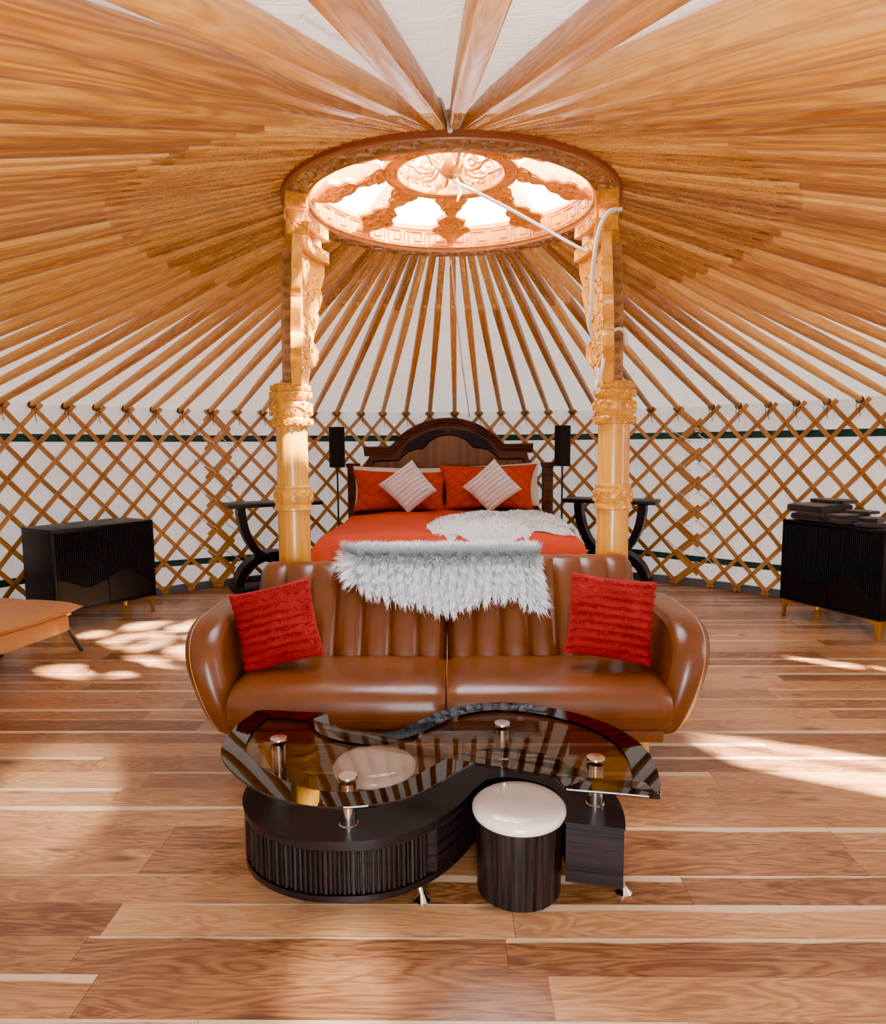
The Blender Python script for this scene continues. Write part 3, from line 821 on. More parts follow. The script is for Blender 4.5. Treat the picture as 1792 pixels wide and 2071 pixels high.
# ------------------------------------------------------------------ pillows
def pillow(name, label, cat, corners, t, mat, group=None, ridges=None, ridge_h=.012, pw=2.4, nu=30, nv=30, pinch=.05, extra=None, wr=.004):
    TL, TR, BR, BL = [V(c) for c in corners]
    N = ((TR - TL).cross(BL - TL)).normalized()
    c = (TL + TR + BR + BL) / 4
    if N.y > 0: N = -N
    m = MB(); grids = []
    def base(u, v):
        pu = u; pv = v
        pu = .5 + (u - .5) * (1 - pinch * (1 - abs(2 * v - 1) ** 2))
        pv = .5 + (v - .5) * (1 - pinch * (1 - abs(2 * u - 1) ** 2))
        return (TL * (1 - pu) + TR * pu) * (1 - pv) + (BL * (1 - pu) + BR * pu) * pv
    def thick(u, v):
        a = max(0, 1 - abs(2 * u - 1) ** pw); b = max(0, 1 - abs(2 * v - 1) ** pw)
        return t / 2 * (a * b) ** .52
    for sg in (1, -1):
        vv = []; ff = []
        for i in range(nv + 1):
            for j in range(nu + 1):
                u, v = j / nu, i / nv; h = thick(u, v)
                if ridges: h += ridge_h * ridges(u, v) * min(1, 12 * min(u, 1 - u, v, 1 - v) + .25) * (1 if sg > 0 else .6)
                h += wr * mnoise.noise(V((u * 6 + c.x * 9, v * 5, c.y * 7))) * (1 if h > .01 else 0) * 2
                vv.append(base(u, v) + N * h * sg - c)
        for i in range(nv):
            for j in range(nu):
                q = (i * (nu + 1) + j, i * (nu + 1) + j + 1, (i + 1) * (nu + 1) + j + 1, (i + 1) * (nu + 1) + j)
                ff.append(q if sg > 0 else tuple(reversed(q)))
        m.add(vv, ff)
    surf = lambda u, v, h=0: base(u, v) + N * (thick(u, v) + h) - c
    o = m.build(name, mat, None, c, smooth=80)
    bm = bmesh.new(); bm.from_mesh(o.data); bmesh.ops.remove_doubles(bm, verts=bm.verts, dist=.0004); bm.to_mesh(o.data); bm.free()
    if extra: extra(surf, N, o)
    return tag(o, label, cat, group)
def fringe(surf, N, o):
    m = MB(); rs = random.Random(5)
    for r in range(9):
        v0 = .075 + r * .105
        for k in range(330):
            u = .015 + .97 * rs.random(); v = v0 + .018 * (rs.random() - .5) + .004 * sin(u * 25 + r)
            p = surf(u, v, .001)
            q = surf(min(.995, max(.005, u + rs.uniform(-.03, .03))), min(.99, v + rs.uniform(-.012, .045)), rs.uniform(.008, .022))
            d = (q - p); w = d.cross(N).normalized() * .0026
            m.add([p - w, p + w, q + w * .6, q - w * .6, p + d * .5 + N * .006 + w], [(0, 1, 4), (4, 2, 3), (0, 4, 3)])
        pts = [surf(.012 + .976 * k / 40, v0, .003) for k in range(41)]
        m.tube(pts, .0045, 5)
    m.build('fringe', MT['red'], o)
pillow('throw_pillow', 'red cushion with rows of frayed fringe leaning on the sofa arm nearer the tan daybed', 'cushion',
       [(-1.035, -.57, .735), (-.668, -.53, .815), (-.575, -.67, .485), (-.925, -.70, .405)], .15, MT['red'], 'red fringed sofa cushions', ridges=lambda u, v: 1 - abs(((v - .075) / .105) % 1.0 - .0) ** 1.0, ridge_h=.012, nv=72, extra=fringe)
pillow('throw_pillow', 'red cushion with rows of frayed fringe leaning on the sofa arm nearer the towel cabinet', 'cushion',
       [(.538, -.58, .842), (.930, -.56, .790), (.868, -.71, .440), (.488, -.69, .498)], .15, MT['red'], 'red fringed sofa cushions', ridges=lambda u, v: 1 - abs(((v - .075) / .105) % 1.0 - .0) ** 1.0, ridge_h=.012, nv=72, extra=fringe)
# ------------------------------------------------------------------ bed
bed = thing('bed', 'dark walnut bed with arched carved headboard', 'bed', (-.04, 2.4, 0))
BO = V((.04, -2.4, 0))
HY = 3.46
def hb(px, py): return (-.034 + (px / 4.07 + 690 - 908) * .00511 + .04, 1.70 - (py / 4.07 + 830 - 845) * .00511)
HM = Matrix(((1, 0, 0, 0), (0, 0, 1, HY - 2.4), (0, 1, 0, 0), (0, 0, 0, 1)))     # (x, z, depth) -> local
arch = [hb(*p) for p in ((185, 292), (400, 288), (432, 262), (470, 215), (530, 168), (600, 126), (675, 95), (750, 74), (815, 63), (880, 60), (945, 63), (1010, 74), (1085, 97), (1160, 130), (1225, 172), (1285, 218), (1322, 262), (1350, 275), (1575, 270))]
arch_s = [arch[0]] + cpl(arch[1:-1], 3) + [arch[-1]]
mb = MB()
body = [hb(*p) for p in ((150, 470), (190, 440), (215, 400), (235, 345))] + [(x, z - .05) for x, z in arch_s[1:-1]] + [hb(*p) for p in ((1530, 345), (1545, 400), (1570, 430), (1605, 460))] + [(.96, .35), (-.96, .35)]
mb.prism(body, 0, .05, HM)
panel = mb.build('headboard_panel', MT['hb'], bed)
mb = MB()
prof = [(0, .05), (0, -.060), (.018, -.066), (.024, -.050), (.046, -.044), (.054, -.026), (.070, -.022), (.078, -.008), (.098, -.006), (.10, .05)]
rows = []
for i, (x, z) in enumerate(arch_s):
    a = arch_s[max(i - 1, 0)]; b = arch_s[min(i + 1, len(arch_s) - 1)]
    tx, tz = b[0] - a[0], b[1] - a[1]; l = hypot(tx, tz); nx, nz = tz / l, -tx / l
    rows.append([HM @ V((x + nx * d, z + nz * d, dep)) for d, dep in prof])
mb.rings(rows)
mb.build('cornice_molding', MT['hb'], bed)
tref = [(150, 480), (235, 480), (268, 412), (470, 405), (510, 362), (560, 327), (620, 310), (672, 308), (690, 285), (725, 250), (775, 218), (830, 200), (885, 195), (940, 200), (990, 215), (1040, 245), (1075, 285), (1092, 303), (1150, 305), (1210, 320), (1260, 355), (1300, 398), (1490, 398), (1530, 450), (1600, 480)]
T2 = [hb(*p) for p in tref]
mb = MB(); mb.prism(T2 + [(.9, .4), (-.9, .4)], -.006, .02, HM); mb.build('veneer_field', MT['burl'], panel)
mb = MB()
mb.tube([HM @ V((x, z, -.006)) for x, z in T2], .008, 8)
mb.build('bead_molding', MT['black2'], panel)
for P in ([(478, 355), (525, 292), (585, 240), (640, 205), (700, 180), (760, 163), (858, 155), (856, 183), (800, 196), (750, 222), (705, 258), (672, 296), (620, 300), (550, 318), (510, 340)],
          [(1290, 345), (1245, 285), (1190, 238), (1130, 202), (1070, 180), (1000, 163), (900, 155), (902, 183), (960, 192), (1015, 214), (1060, 250), (1095, 292), (1150, 297), (1215, 312), (1260, 332)]):
    mb = MB(); mb.prism([hb(*p) for p in P], -.004, .02, HM); mb.build('slate_inlay', MT['slate'], panel)
for x in (-1.035, .985 - .0):
    xx = x + .04
    mb = MB(); y = HY - 2.4 - .005
    mb.box((xx, y, .60), (.105, .10, 1.20), .006)
    mb.box((xx, y, 1.205), (.125, .12, .022), .006); mb.box((xx, y, 1.228), (.138, .13, .024), .008)
    mb.box((xx, y - .050, .98), (.060, .014, .36), .005)
    mb.build('headboard_post', MT['hb'], bed)
mb = MB(); mb.box(V((-.04, 2.42, .46)) + BO, (1.84, 1.84, .38), .06); mb.build('mattress', MT['cream'], bed)
mb = MB(); mb.box(V((-.04, 2.42, .20)) + BO, (1.88, 1.88, .14), .01); mb.build('side_rail', MT['hb'], bed)
for x in (-.9, .82):
    mb = MB(); mb.box(V((x, 1.55, .065)) + BO, (.08, .08, .13), .01); mb.build('foot', MT['hb'], bed)

DT = .775
def drop1(t, r=.10):
    """distance past the start of the rounding -> (sideways, down)"""
    if t <= 0: return 0.0, 0.0
    if t < r * pi / 2: return r * sin(t / r), r * (1 - cos(t / r))
    return r + (t - r * pi / 2) * .12, r + (t - r * pi / 2)
def bed_surf(u, v):
    """u across (-..+), v from the head towards the foot; both in metres of cloth"""
    cx, hw = -.035, .93
    su = 1 if u > 0 else -1
    ox, dx = drop1(abs(u) - hw); x = cx + su * (min(abs(u), hw) + ox)
    y0, fy = 3.36, 1.48
    oy, dy = drop1(v - (y0 - fy)); y = y0 - min(v, y0 - fy) - oy
    d = (dx ** 3 + dy ** 3) ** (1 / 3)
    z = DT - d + .012 * sin(x * 5 + 1) * sin(y * 4.2) + .006 * sin(x * 13 + y * 9) - .03 * max(0, 1 - v / .25) 
    z -= .05 * (abs(u) / hw) ** 4 if abs(u) < hw else .05
    f = min(1, d / .3)
    x += f * .022 * sin(v * 26 + 3 * sin(v * 5)) * su * (1 if dx > dy else .2)
    y -= f * .022 * sin(u * 24 + 3 * sin(u * 7)) * (1 if dy >= dx else .2)
    return V((x, y, z))
mb = MB(); nu, nv = 110, 90; UM = 1.47; VM = 2.42
g_ = [[bed_surf(-UM + 2 * UM * i / nu, VM * j / nv) for i in range(nu + 1)] for j in range(nv + 1)]
bed_grid = g_
mb.rings(g_, False, False, False)
tag(mb.build('duvet', MT['duvet'], smooth=80), 'coral orange duvet covering the bed', 'duvet')

pillow('bed_pillow', 'cream pillow behind the orange sham at the bed side near the tan daybed', 'pillow', [(-1.02, 3.36, 1.215), (-.10, 3.36, 1.19), (-.10, 3.28, .80), (-1.0, 3.28, .80)], .16, MT['cream'], 'pillows on the bed')
pillow('bed_pillow', 'cream pillow behind the orange sham at the bed side near the towel cabinet', 'pillow', [(-.05, 3.36, 1.20), (.885, 3.36, 1.245), (.89, 3.28, .80), (-.05, 3.28, .80)], .16, MT['cream'], 'pillows on the bed')
def quilt(u, v): return .5 * (abs(sin((u * 2.2 + v) * pi * 3)) ** .4 + abs(sin((u * 2.2 - v) * pi * 3)) ** .4) - 1
pillow('pillow_sham', 'burnt orange quilted pillow sham overlapped by its neighbour, lower of the two', 'pillow', [(-1.01, 3.22, 1.185), (-.03, 3.22, 1.155), (-.07, 3.10, .775), (-.985, 3.10, .775)], .24, MT['sham'], 'orange shams', ridges=quilt, ridge_h=.014, pinch=.10, wr=.010, nu=60, nv=40)
pillow('pillow_sham', 'burnt orange quilted pillow sham overlapping its neighbour, taller of the two', 'pillow', [(-.145, 3.19, 1.225), (.845, 3.20, 1.23), (.80, 3.09, .785), (-.085, 3.09, .785)], .24, MT['sham'], 'orange shams', ridges=quilt, ridge_h=.014, pinch=.10, wr=.010, nu=60, nv=40)
def rib(u, v): return abs(sin(v * pi * 9)) ** .42
pillow('plush_pillow', 'blush ribbed plush cushion standing on its corner on the lower orange sham', 'cushion', [(-.72, 2.95, 1.045), (-.392, 3.0, 1.285), (-.150, 2.93, .985), (-.425, 2.84, .775)], .16, MT['blush'], 'blush cushions', ridges=rib, ridge_h=.030, nu=40, nv=108)
pillow('plush_pillow', 'blush ribbed plush cushion standing on its corner on the taller orange sham', 'cushion', [(.095, 2.94, 1.02), (.405, 2.99, 1.29), (.668, 2.93, .995), (.355, 2.84, .775)], .16, MT['blush'], 'blush cushions', ridges=rib, ridge_h=.030, nu=40, nv=108)

# strands: thin tapered blades of fur
def strands(m, base, count, length, lay, rs, w=.0035, lift=.5, wav=.012, lock=0, mi2=False):
    for k in range(count):
        p, nrm, dn = base(rs)
        L = length * rs.uniform(.6, 1.25)
        side = nrm.cross(dn).normalized()
        d = (dn * lay + nrm * lift + side * rs.uniform(-.55, .55)).normalized()
        if lock:
            tip = V((round(p.x / lock) * lock, p.y, round((p.z + .5 * lock * (round(p.x / lock) % 2)) / lock) * lock)) + dn * L * .8 + nrm * .035
            tip += side * lock * .5 * sin(round(p.x / lock) * 12.9 + round(p.z / lock) * 7.3)
            d = (d * .45 + (tip - p).normalized() * .8).normalized()
        a = p + d * L * .5 + side * rs.uniform(-wav, wav)
        b = p + d * L + (dn * .35 - nrm * .15) * L * .5 + side * rs.uniform(-wav, wav) * 1.5
        s = side * w * rs.uniform(.7, 1.3)
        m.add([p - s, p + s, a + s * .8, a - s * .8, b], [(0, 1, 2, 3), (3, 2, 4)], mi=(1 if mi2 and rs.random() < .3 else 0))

# sheepskin over the sofa back
spath = [(p.x, p.y) for p in catmull([(a, b, 0) for a, b in sofa_path(.014, .005)], 4)]
def sk_bottom(x):
    pts = [(-.56, .80), (-.52, .72), (-.45, .66), (-.30, .625), (-.16, .60), (-.03, .565), (.08, .60), (.20, .625), (.30, .635), (.39, .575), (.44, .585)]
    for (a, za), (b, zb) in zip(pts, pts[1:]):
        if x <= b: return za + (zb - za) * (x - a) / (b - a)
    return pts[-1][1]
def s_at_z(z):
    for i in range(len(spath) - 1):
        if spath[i][1] <= z <= spath[i + 1][1]: return i + (z - spath[i][1]) / (spath[i + 1][1] - spath[i][1])
    return 0
STOP = 31
def sk_pt(x, t, off=.030):
    s0 = s_at_z(sk_bottom(x) + .03); s = s0 + (STOP - s0) * t
    y, z, ny, nz = path_at(spath, s)
    return V((x, y + ny * off, z + nz * off)), V((0, ny, nz)), V((0, nz, -ny)) if False else V((0, -(nz), ny))
m = MB(); X0, X1 = -.545, .435
g_ = []
for j in range(20):
    g_.append([sk_pt(X0 + (X1 - X0) * i / 40, j / 19, .036)[0] for i in range(41)])
g2 = [[sk_pt(X0 + (X1 - X0) * i / 40, j / 19, .031)[0] for i in range(41)] for j in range(20)]
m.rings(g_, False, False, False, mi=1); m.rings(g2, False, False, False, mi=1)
rs = random.Random(2)
def sk_base(r):
    x = X0 + (X1 - X0) * r.random(); t = r.random() if r.random() < .72 else r.uniform(.55, 1)
    p, nrm, _ = sk_pt(x, t, .037)
    q, _, _ = sk_pt(x, t - .02 if t > .02 else 0, .037)
    dn = (sk_pt(x, max(0, t - .03), .037)[0] - sk_pt(x, min(1, t + .03), .037)[0]).normalized()
    e = .0
    if x < X0 + .07: dn = (dn + V((-.9, 0, 0))).normalized()
    if x > X1 - .05: dn = (dn + V((.5, 0, 0))).normalized()
    if t > .90: dn = (-dn * .6 + nrm * .3 + V((r.uniform(-.4, .4), 0, 0))).normalized()
    elif t > .55: dn = (dn + nrm * r.uniform(0, .75) + V((r.uniform(-.3, .3), 0, 0))).normalized()
    return p, nrm, dn
strands(m, sk_base, 24000, .070, 1.0, rs, .0018, .75, .008, .042, True)
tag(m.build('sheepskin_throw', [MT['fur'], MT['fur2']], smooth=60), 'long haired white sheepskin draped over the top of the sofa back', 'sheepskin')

# fleece blanket on the bed
bl = [(-.15, 1.44), (-.20, 1.72), (-.05, 1.93), (.30, 2.10), (.72, 2.55), (.90, 2.60), (1.04, 2.2), (1.06, 1.55), (.90, 1.53), (.70, 1.50), (.60, 1.44), (.55, 1.30), (.30, 1.27), (0, 1.29)]
bls = cpl(bl, 4, True)
DUV = [p for row in bed_grid for p in row]
def top_z(x, y):
    c = sorted((((p.x - x) ** 2 + (p.y - y) ** 2, -p.z) for p in DUV))[:3]
    return sum(-q[1] for q in c) / 3
m = MB(); cx, cy = .38, 1.85; rr = []
K = 9
for q in range(K + 1):
    s = 1 - q / K * .97
    hgt = .006 + .080 * (1 - s ** 3.5) ** .6
    rr.append([V((cx + (x - cx) * s, cy + (y - cy) * s, top_z(cx + (x - cx) * s, cy + (y - cy) * s) + hgt + .008 * sin(x * s * 17) * sin(y * 15 * s))) for x, y in bls])
m.rings(rr, True, False, True)
tri = [f for f in m.f if len(f) == 4]; VV = [V(p) for p in m.v]
rs = random.Random(4)
def fl_base(r):
    f = tri[r.randrange(len(tri))]; a, b, c, d = [VV[i] for i in f]
    s, t = r.random(), r.random(); p = (a * (1 - s) + b * s) * (1 - t) + (d * (1 - s) + c * s) * t
    n = (b - a).cross(d - a)
    n = n.normalized() if n.length > 1e-9 else V((0, 0, 1))
    if n.z < 0: n = -n
    ang = r.random() * 6.28; dn = V((cos(ang), sin(ang), -.2)).normalized()
    return p, n, dn
strands(m, fl_base, 9000, .024, .6, rs, .0042, .8, .006)
tag(m.build('fleece_blanket', MT['fleece'], smooth=60), 'fluffy white fleece blanket crumpled across a corner of the orange duvet', 'blanket')

# ------------------------------------------------------------------ lamps by the bed
def lamp(x, label):
    r = thing('floor_lamp', label, 'lamp', (x, 3.3, 0), 0, 'black bedside floor lamps')
    m = MB(); m.lathe([(.12, 0), (.12, .015), (.02, .022)], 32); m.build('base', MT['black'], r)
    m = MB(); m.lathe([(.009, .02), (.009, 1.30)], 14); m.build('pole', MT['black'], r)
    m = MB(); m.lathe([(.079, 1.205), (.079, 1.612), (.075, 1.612), (.075, 1.205), (.079, 1.205)], 40, cap0=False, cap1=False)
    m.lathe([(.074, 1.60), (.0, 1.601)], 40, cap0=False, cap1=False)
    m.build('lamp_shade', MT['shade'], r)
lamp(-1.172, 'slim black lamp with tall drum shade beside the bed, nearer the tan daybed')
lamp(1.113, 'slim black lamp with tall drum shade beside the bed, nearer the towel cabinet')

# ------------------------------------------------------------------ black console side tables
def console(cx, cy, rz, label):
    r = thing('side_table', label, 'side table', (cx, cy, 0), rz, 'black side tables')
    m = MB(); m.box((0, 0, .852), (.93, .34, .040), .006); m.build('table_top', MT['black2'], r)
    Mx = lambda y0: Matrix(((1, 0, 0, 0), (0, 0, 1, y0), (0, 1, 0, 0), (0, 0, 0, 1)))
    def arc_board(cz, rx, rz_, a0, a1, th, nm, y0, y1):
        m = MB(); n = 26; outer = []; inner = []
        for k in range(n + 1):
            a = a0 + (a1 - a0) * k / n
            outer.append(((rx + th) * cos(a), cz + (rz_ + th) * sin(a))); inner.append((rx * cos(a), cz + rz_ * sin(a)))
        m.rings([[V((p[0], y, p[1])) for p, y in ((o_, y0), (i_, y0), (i_, y1), (o_, y1))] for o_, i_ in zip(outer, inner)]); m.build(nm, MT['black2'], r, smooth=30)
    arc_board(.835, .285, .50, pi, 2 * pi, .075, 'curved_leg', -.07, .07)
    arc_board(.045, .33, .26, 0, pi, .075, 'curved_leg', -.10, .10)
    m = MB(); m.box((0, 0, .0225), (.84, .30, .045), .006); m.build('base_plate', MT['black2'], r)
console(-1.80, 3.14, radians(29), 'black side table with curved legs standing beside the bed, nearer the tan daybed')
console(1.60, 3.27, radians(-25.5), 'black side table with curved legs standing beside the bed, nearer the towel cabinet')

# ------------------------------------------------------------------ ribbed black cabinets
def cosint(P, t):
    for (a, za), (b, zb) in zip(P, P[1:]):
        if t <= b:
            f = (t - a) / (b - a); f = .5 - .5 * cos(pi * f); return za + (zb - za) * f
    return P[-1][1]
def cabinet(cx, cy, rz, label):
    W, D, Z0, Z1 = .86, .43, .145, .80
    r = thing('cabinet', label, 'cabinet', (cx, cy, 0), rz, 'black ribbed cabinets')
    m = MB(); m.box((0, .01, (Z0 + Z1) / 2 - .012), (W, D - .02, Z1 - Z0 - .024), .003); m.build('carcass', MT['black'], r)
    m = MB(); m.box((0, 0, Z1 - .012), (W + .004, D + .004, .024), .004); m.build('cabinet_top', MT['black'], r)
    m = MB()
    for sx in (-1, 1): m.box((sx * (W / 2 - .009), -D / 2 + .004, (Z0 + Z1) / 2 - .012), (.018, .022, Z1 - Z0 - .024), .002)
    m.box((0, -D / 2 + .004, Z0 + .010), (W - .036, .022, .020), .002)
    m.build('front_frame', MT['black'], r)
    dz0, dz1 = Z0 + .024, Z1 - .030; H = dz1 - dz0; dw = (W - .036) / 2 - .004
    bounds = ([(0, .40), (.62, .25), (1, .31)], [(0, .34), (.34, .43), (1, .18)])
    for k, sx in enumerate((-1, 1)):
        x0 = -W / 2 + .018 + .002 if sx < 0 else .004
        B = lambda t: dz0 + H * cosint(bounds[k], t)
        m = MB(); yf = -D / 2
        m.box((x0 + dw / 2, yf + .008, dz0 + H / 2), (dw, .008, H), .001)
        poly = [(x0, dz0), (x0 + dw, dz0)] + [(x0 + dw * t / 24, B(t / 24)) for t in range(24, -1, -1)]
        m.prism(poly, yf - .006, yf + .006, Matrix(((1, 0, 0, 0), (0, 0, 1, 0), (0, 1, 0, 0), (0, 0, 0, 1))))
        n = 26; pw = dw / n
        for j in range(n):
            t = (j + .5) / n; xc = x0 + dw * t; za = B(t) - .004
            rings = [[V((xc + dx * pw, yf + dy, z)) for dx, dy in ((-.40, .005), (-.34, -.003), (-.15, -.0065), (.15, -.0065), (.34, -.003), (.40, .005))] for z in (za, dz1 - .004)]
            m.rings(rings, True, True, True)
        m.build('door', MT['black'], r, smooth=35)
    leg = [(0, 0), (.105, 0), (.105, -.012), (.070, -.022), (.045, -.040), (.034, -.065), (.024, -.143), (.006, -.143)]
    for sx in (-1, 1):
        for sy in (-1, 1):
            m = MB(); px, py = sx * (W / 2 - .012), sy * (D / 2 - .012)
            m.prism([(px - sx * a, Z0 + .0 + b) for a, b in leg], py - .005, py + .005, Matrix(((1, 0, 0, 0), (0, 0, 1, 0), (0, 1, 0, 0), (0, 0, 0, 1))))
            m.prism([(py - sy * a, Z0 + b) for a, b in leg], px - .005, px + .005, Matrix(((0, 0, 1, 0), (1, 0, 0, 0), (0, 1, 0, 0), (0, 0, 0, 1))))
            m.box((px - sx * .011, py - sy * .011, .004), (.026, .026, .008), .002)
            m.build('leg', MT['gold'], r)
    return r
# front left corner A, front right corner B
def place_cab(A, B, label):
    A, B = V((*A, 0)), V((*B, 0)); d = (B - A).normalized(); rz = atan2(d.y, d.x); inw = V((-d.y, d.x, 0))
    c = (A + B) / 2 + inw * .215
    return cabinet(c.x, c.y, rz, label), rz, c
place_cab((-3.018, 1.408), (-2.581, 2.149), 'black cabinet with wavy ribbed doors and gold legs, empty top, behind tan daybed')
_, rzR, cR = place_cab((2.714, 1.949), (3.046, 1.165), 'black cabinet with wavy ribbed doors and gold legs, towels stacked on top')

def towel(lx, ly, z, w, d, h, label, turn=0.0, roll=False):
    m = MB()
    # a folded towel: a fat roll of cloth layers with a rounded front fold
    n = 20; rows = []
    rs = random.Random(int(w * 1000 + z * 100))
    lay = 3 if h > .05 else 2
    nx = 16
    for i in range(nx + 1):
        u = -1 + 2 * i / nx; row = []
        e = (1 - abs(u) ** 6) ** .3 if abs(u) < 1 else 0
        for k in range(44):
            a = 2 * pi * k / 44
            c, s = cos(a), sin(a)
            y = d / 2 * math.copysign(abs(c) ** .3, c); zz = h / 2 * math.copysign(abs(s) ** .45, s)
            groove = .006 * (abs(sin((zz / h + .5) * pi * lay)) ** .5) if abs(c) > .55 else 0
            y += math.copysign(groove, c) - math.copysign(.006, c)
            zz += .0012 * sin(u * 3 + y * 20)
            row.append(V((u * w / 2 * (1 if e > 0 else 1), y * (.96 + .04 * e), h / 2 + zz * (.86 + .14 * e))))
        rows.append(row)
    m.rings(rows)
    p = cR + Matrix.Rotation(rzR, 3, 'Z') @ V((lx, ly, 0))
    tag(m.build('folded_towel', MT['towel'], None, (p.x, p.y, z + .0015), rzR + turn, smooth=60), label, 'towel', 'dark brown towels')
towel(-.255, -.00, .801, .29, .36, .058, 'large dark brown folded bath towel at the bottom of the tallest towel stack')
towel(-.270, -.01, .860, .31, .38, .074, 'large dark brown folded bath towel in the middle of the tallest towel stack', .04)
towel(-.225, .09, .935, .28, .20, .034, 'dark brown folded towel lying on top of the tallest towel stack', .1)
towel(.020, -.06, .801, .17, .24, .034, 'dark brown folded hand towel at the bottom of the middle towel stack')
towel(.018, -.06, .836, .165, .25, .040, 'dark brown folded hand towel in the middle of the middle towel stack', -.05)
towel(.060, .04, .877, .19, .14, .026, 'dark brown folded hand towel on top of the middle towel stack', .12)
towel(.235, -.10, .801, .14, .17, .030, 'small dark brown folded washcloth at the bottom of the lowest towel stack')
towel(.240, -.10, .832, .13, .16, .042, 'small dark brown bunched washcloth on top of the lowest towel stack', .25)

# ------------------------------------------------------------------ tan daybed at the left edge
db = thing('daybed', 'tan leather daybed with thin cushion and slanted grey metal legs at left wall', 'sofa', (-2.43, .69, 0), radians(-12.0) )
# local x: from the front edge to the wall is -x ; local y: along the front edge, towards the viewer is -y
m = MB(); L = 1.85; D = .78
def cush(x0, x1, y0, y1, z0, z1, nu=16, nv=44, bul=.035):
    mm = MB(); 
    for sgn in (1, -1):
        g = []
        for j in range(nv + 1):
            row = []
            for i in range(nu + 1):
                u, v = i / nu, j / nv
                a = (1 - abs(2 * u - 1) ** 4); b = (1 - abs(2 * v - 1) ** 8)
                zc = (z0 + z1) / 2 - .012; h = (z1 - z0) / 2 * (max(0, a) * max(0, b)) ** .32
                seam = 0
                for sv in (.16, .55):
                    seam = max(seam, .014 * math.exp(-((v - sv) / .012) ** 2))
                if abs(u - .52) < .08: seam = max(seam, .012 * math.exp(-((u - .52) / .02) ** 2))
                row.append(V((x0 + (x1 - x0) * u, y0 + (y1 - y0) * v, zc + sgn * (h - (seam if sgn > 0 else 0)))))
            g.append(row)
        mm.rings(g, False, False, False)
    return mm
cush(.012, -.80, .014, -L, .345, .455).build('seat_cushion', MT['tan'], db, smooth=80)
m = MB(); m.box((-.40, -L / 2 - .03, .295), (.74, L - .06, .115), .03); m.build('seat_base', MT['tan'], db)
m = MB()
gg = []
for k in range(13):
    t = k / 12
    gg.append([V((-.80 + dx - .10 * t, y, .40 + .46 * t + dz)) for dx, dz, y in ((.04, 0, -.02), (-.10, 0, -.02), (-.10, 0, -L), (.04, 0, -L))])
m.rings(gg); m.build('backrest', MT['tan'], db)
for x, y, sx, sy in ((-.14, .02, -.10, .24), (-.14, -L + .15, .05, -.15), (-.62, -.10, -.05, .12), (-.62, -L + .15, -.05, -.12)):
    m = MB(); m.tube([(x, y, .25), (x + sx, y + sy, .006)], .015, 14); m.build('leg', MT['gunmetal'], db)

# ------------------------------------------------------------------ smoked glass S-shaped coffee table
ct = thing('coffee_table', 'S shaped coffee table with smoked glass top over dark espresso base', 'coffee table', (-.05, -1.5, 0))
CO = V((.05, 1.5, 0))
G = [(-0.733, -1.146), (-0.602, -1.159), (-0.488, -1.172), (-0.471, -1.197), (-0.452, -1.245), (-0.415, -1.314), (-0.367, -1.356), (-0.297, -1.373), (-0.23, -1.362), (-0.166, -1.309), (-0.1, -1.21), (-0.052, -1.155), (0.029, -1.089), (0.156, -1.06), (0.281, -1.074), (0.397, -1.136), (0.506, -1.204), (0.577, -1.305), (0.62, -1.401), (0.637, -1.496), (0.633, -1.597), (0.614, -1.695), (0.596, -1.757), (0.585, -1.783), (0.573, -1.787), (0.457, -1.765), (0.333, -1.744), (0.324, -1.731), (0.307, -1.672), (0.283, -1.614), (0.248, -1.575), (0.189, -1.547), (0.127, -1.543), (0.064, -1.57), (0.001, -1.64), (-0.042, -1.702), (-0.098, -1.772), (-0.169, -1.816), (-0.239, -1.84), (-0.346, -1.851), (-0.421, -1.838), (-0.523, -1.796), (-0.622, -1.713), (-0.702, -1.623), (-0.752, -1.543), (-0.778, -1.477), (-0.789, -1.384), (-0.783, -1.261), (-0.759, -1.183)]
def smooth_poly(P, it=2):
    for _ in range(it):
        n = len(P)
        P = [(.25 * P[i - 1][0] + .5 * P[i][0] + .25 * P[(i + 1) % n][0], .25 * P[i - 1][1] + .5 * P[i][1] + .25 * P[(i + 1) % n][1]) for i in range(n)]
    return P
corner = {0, 1, 2, 3, 22, 23, 24, 25, 26, 27, 28}
GS = smooth_poly(G, 1)
G = [G[i] if i in corner else GS[i] for i in range(len(G))]
G = cpl(G, 4, True)
def inset(P, d):
    n = len(P); out = []
    A = sum(P[i][0] * P[(i + 1) % n][1] - P[(i + 1) % n][0] * P[i][1] for i in range(n))
    sgn = 1 if A > 0 else -1
    for i in range(n):
        a, b = P[i - 3], P[(i + 3) % n]
        tx, ty = b[0] - a[0], b[1] - a[1]; l = hypot(tx, ty) or 1
        out.append((P[i][0] - sgn * ty / l * d, P[i][1] + sgn * tx / l * d))
    return out
G2 = smooth_poly(inset(G, .078), 6); G2 = [(x, y) for x, y in G2]
GZ0, GZ1 = .410, .420
tr = lambda P: [(x + CO.x, y + CO.y) for x, y in P]
n = len(G)
m = MB(); Go = tr(G); Gi = tr(G2)
m.rings([[V((x, y, z)) for x, y in P] for P, z in ((Gi, GZ1), (Go, GZ1 - .0015), (inset(Go, -.0015), (GZ0 + GZ1) / 2), (Go, GZ0 + .0015), (Gi, GZ0), (Gi, GZ1))], True, False, False)
m.build('black_border', MT['glassblack'], ct, smooth=30)
m = MB(); m.prism(Gi, GZ0, GZ1); m.build('glass_pane', MT['glass'], ct, smooth=30)
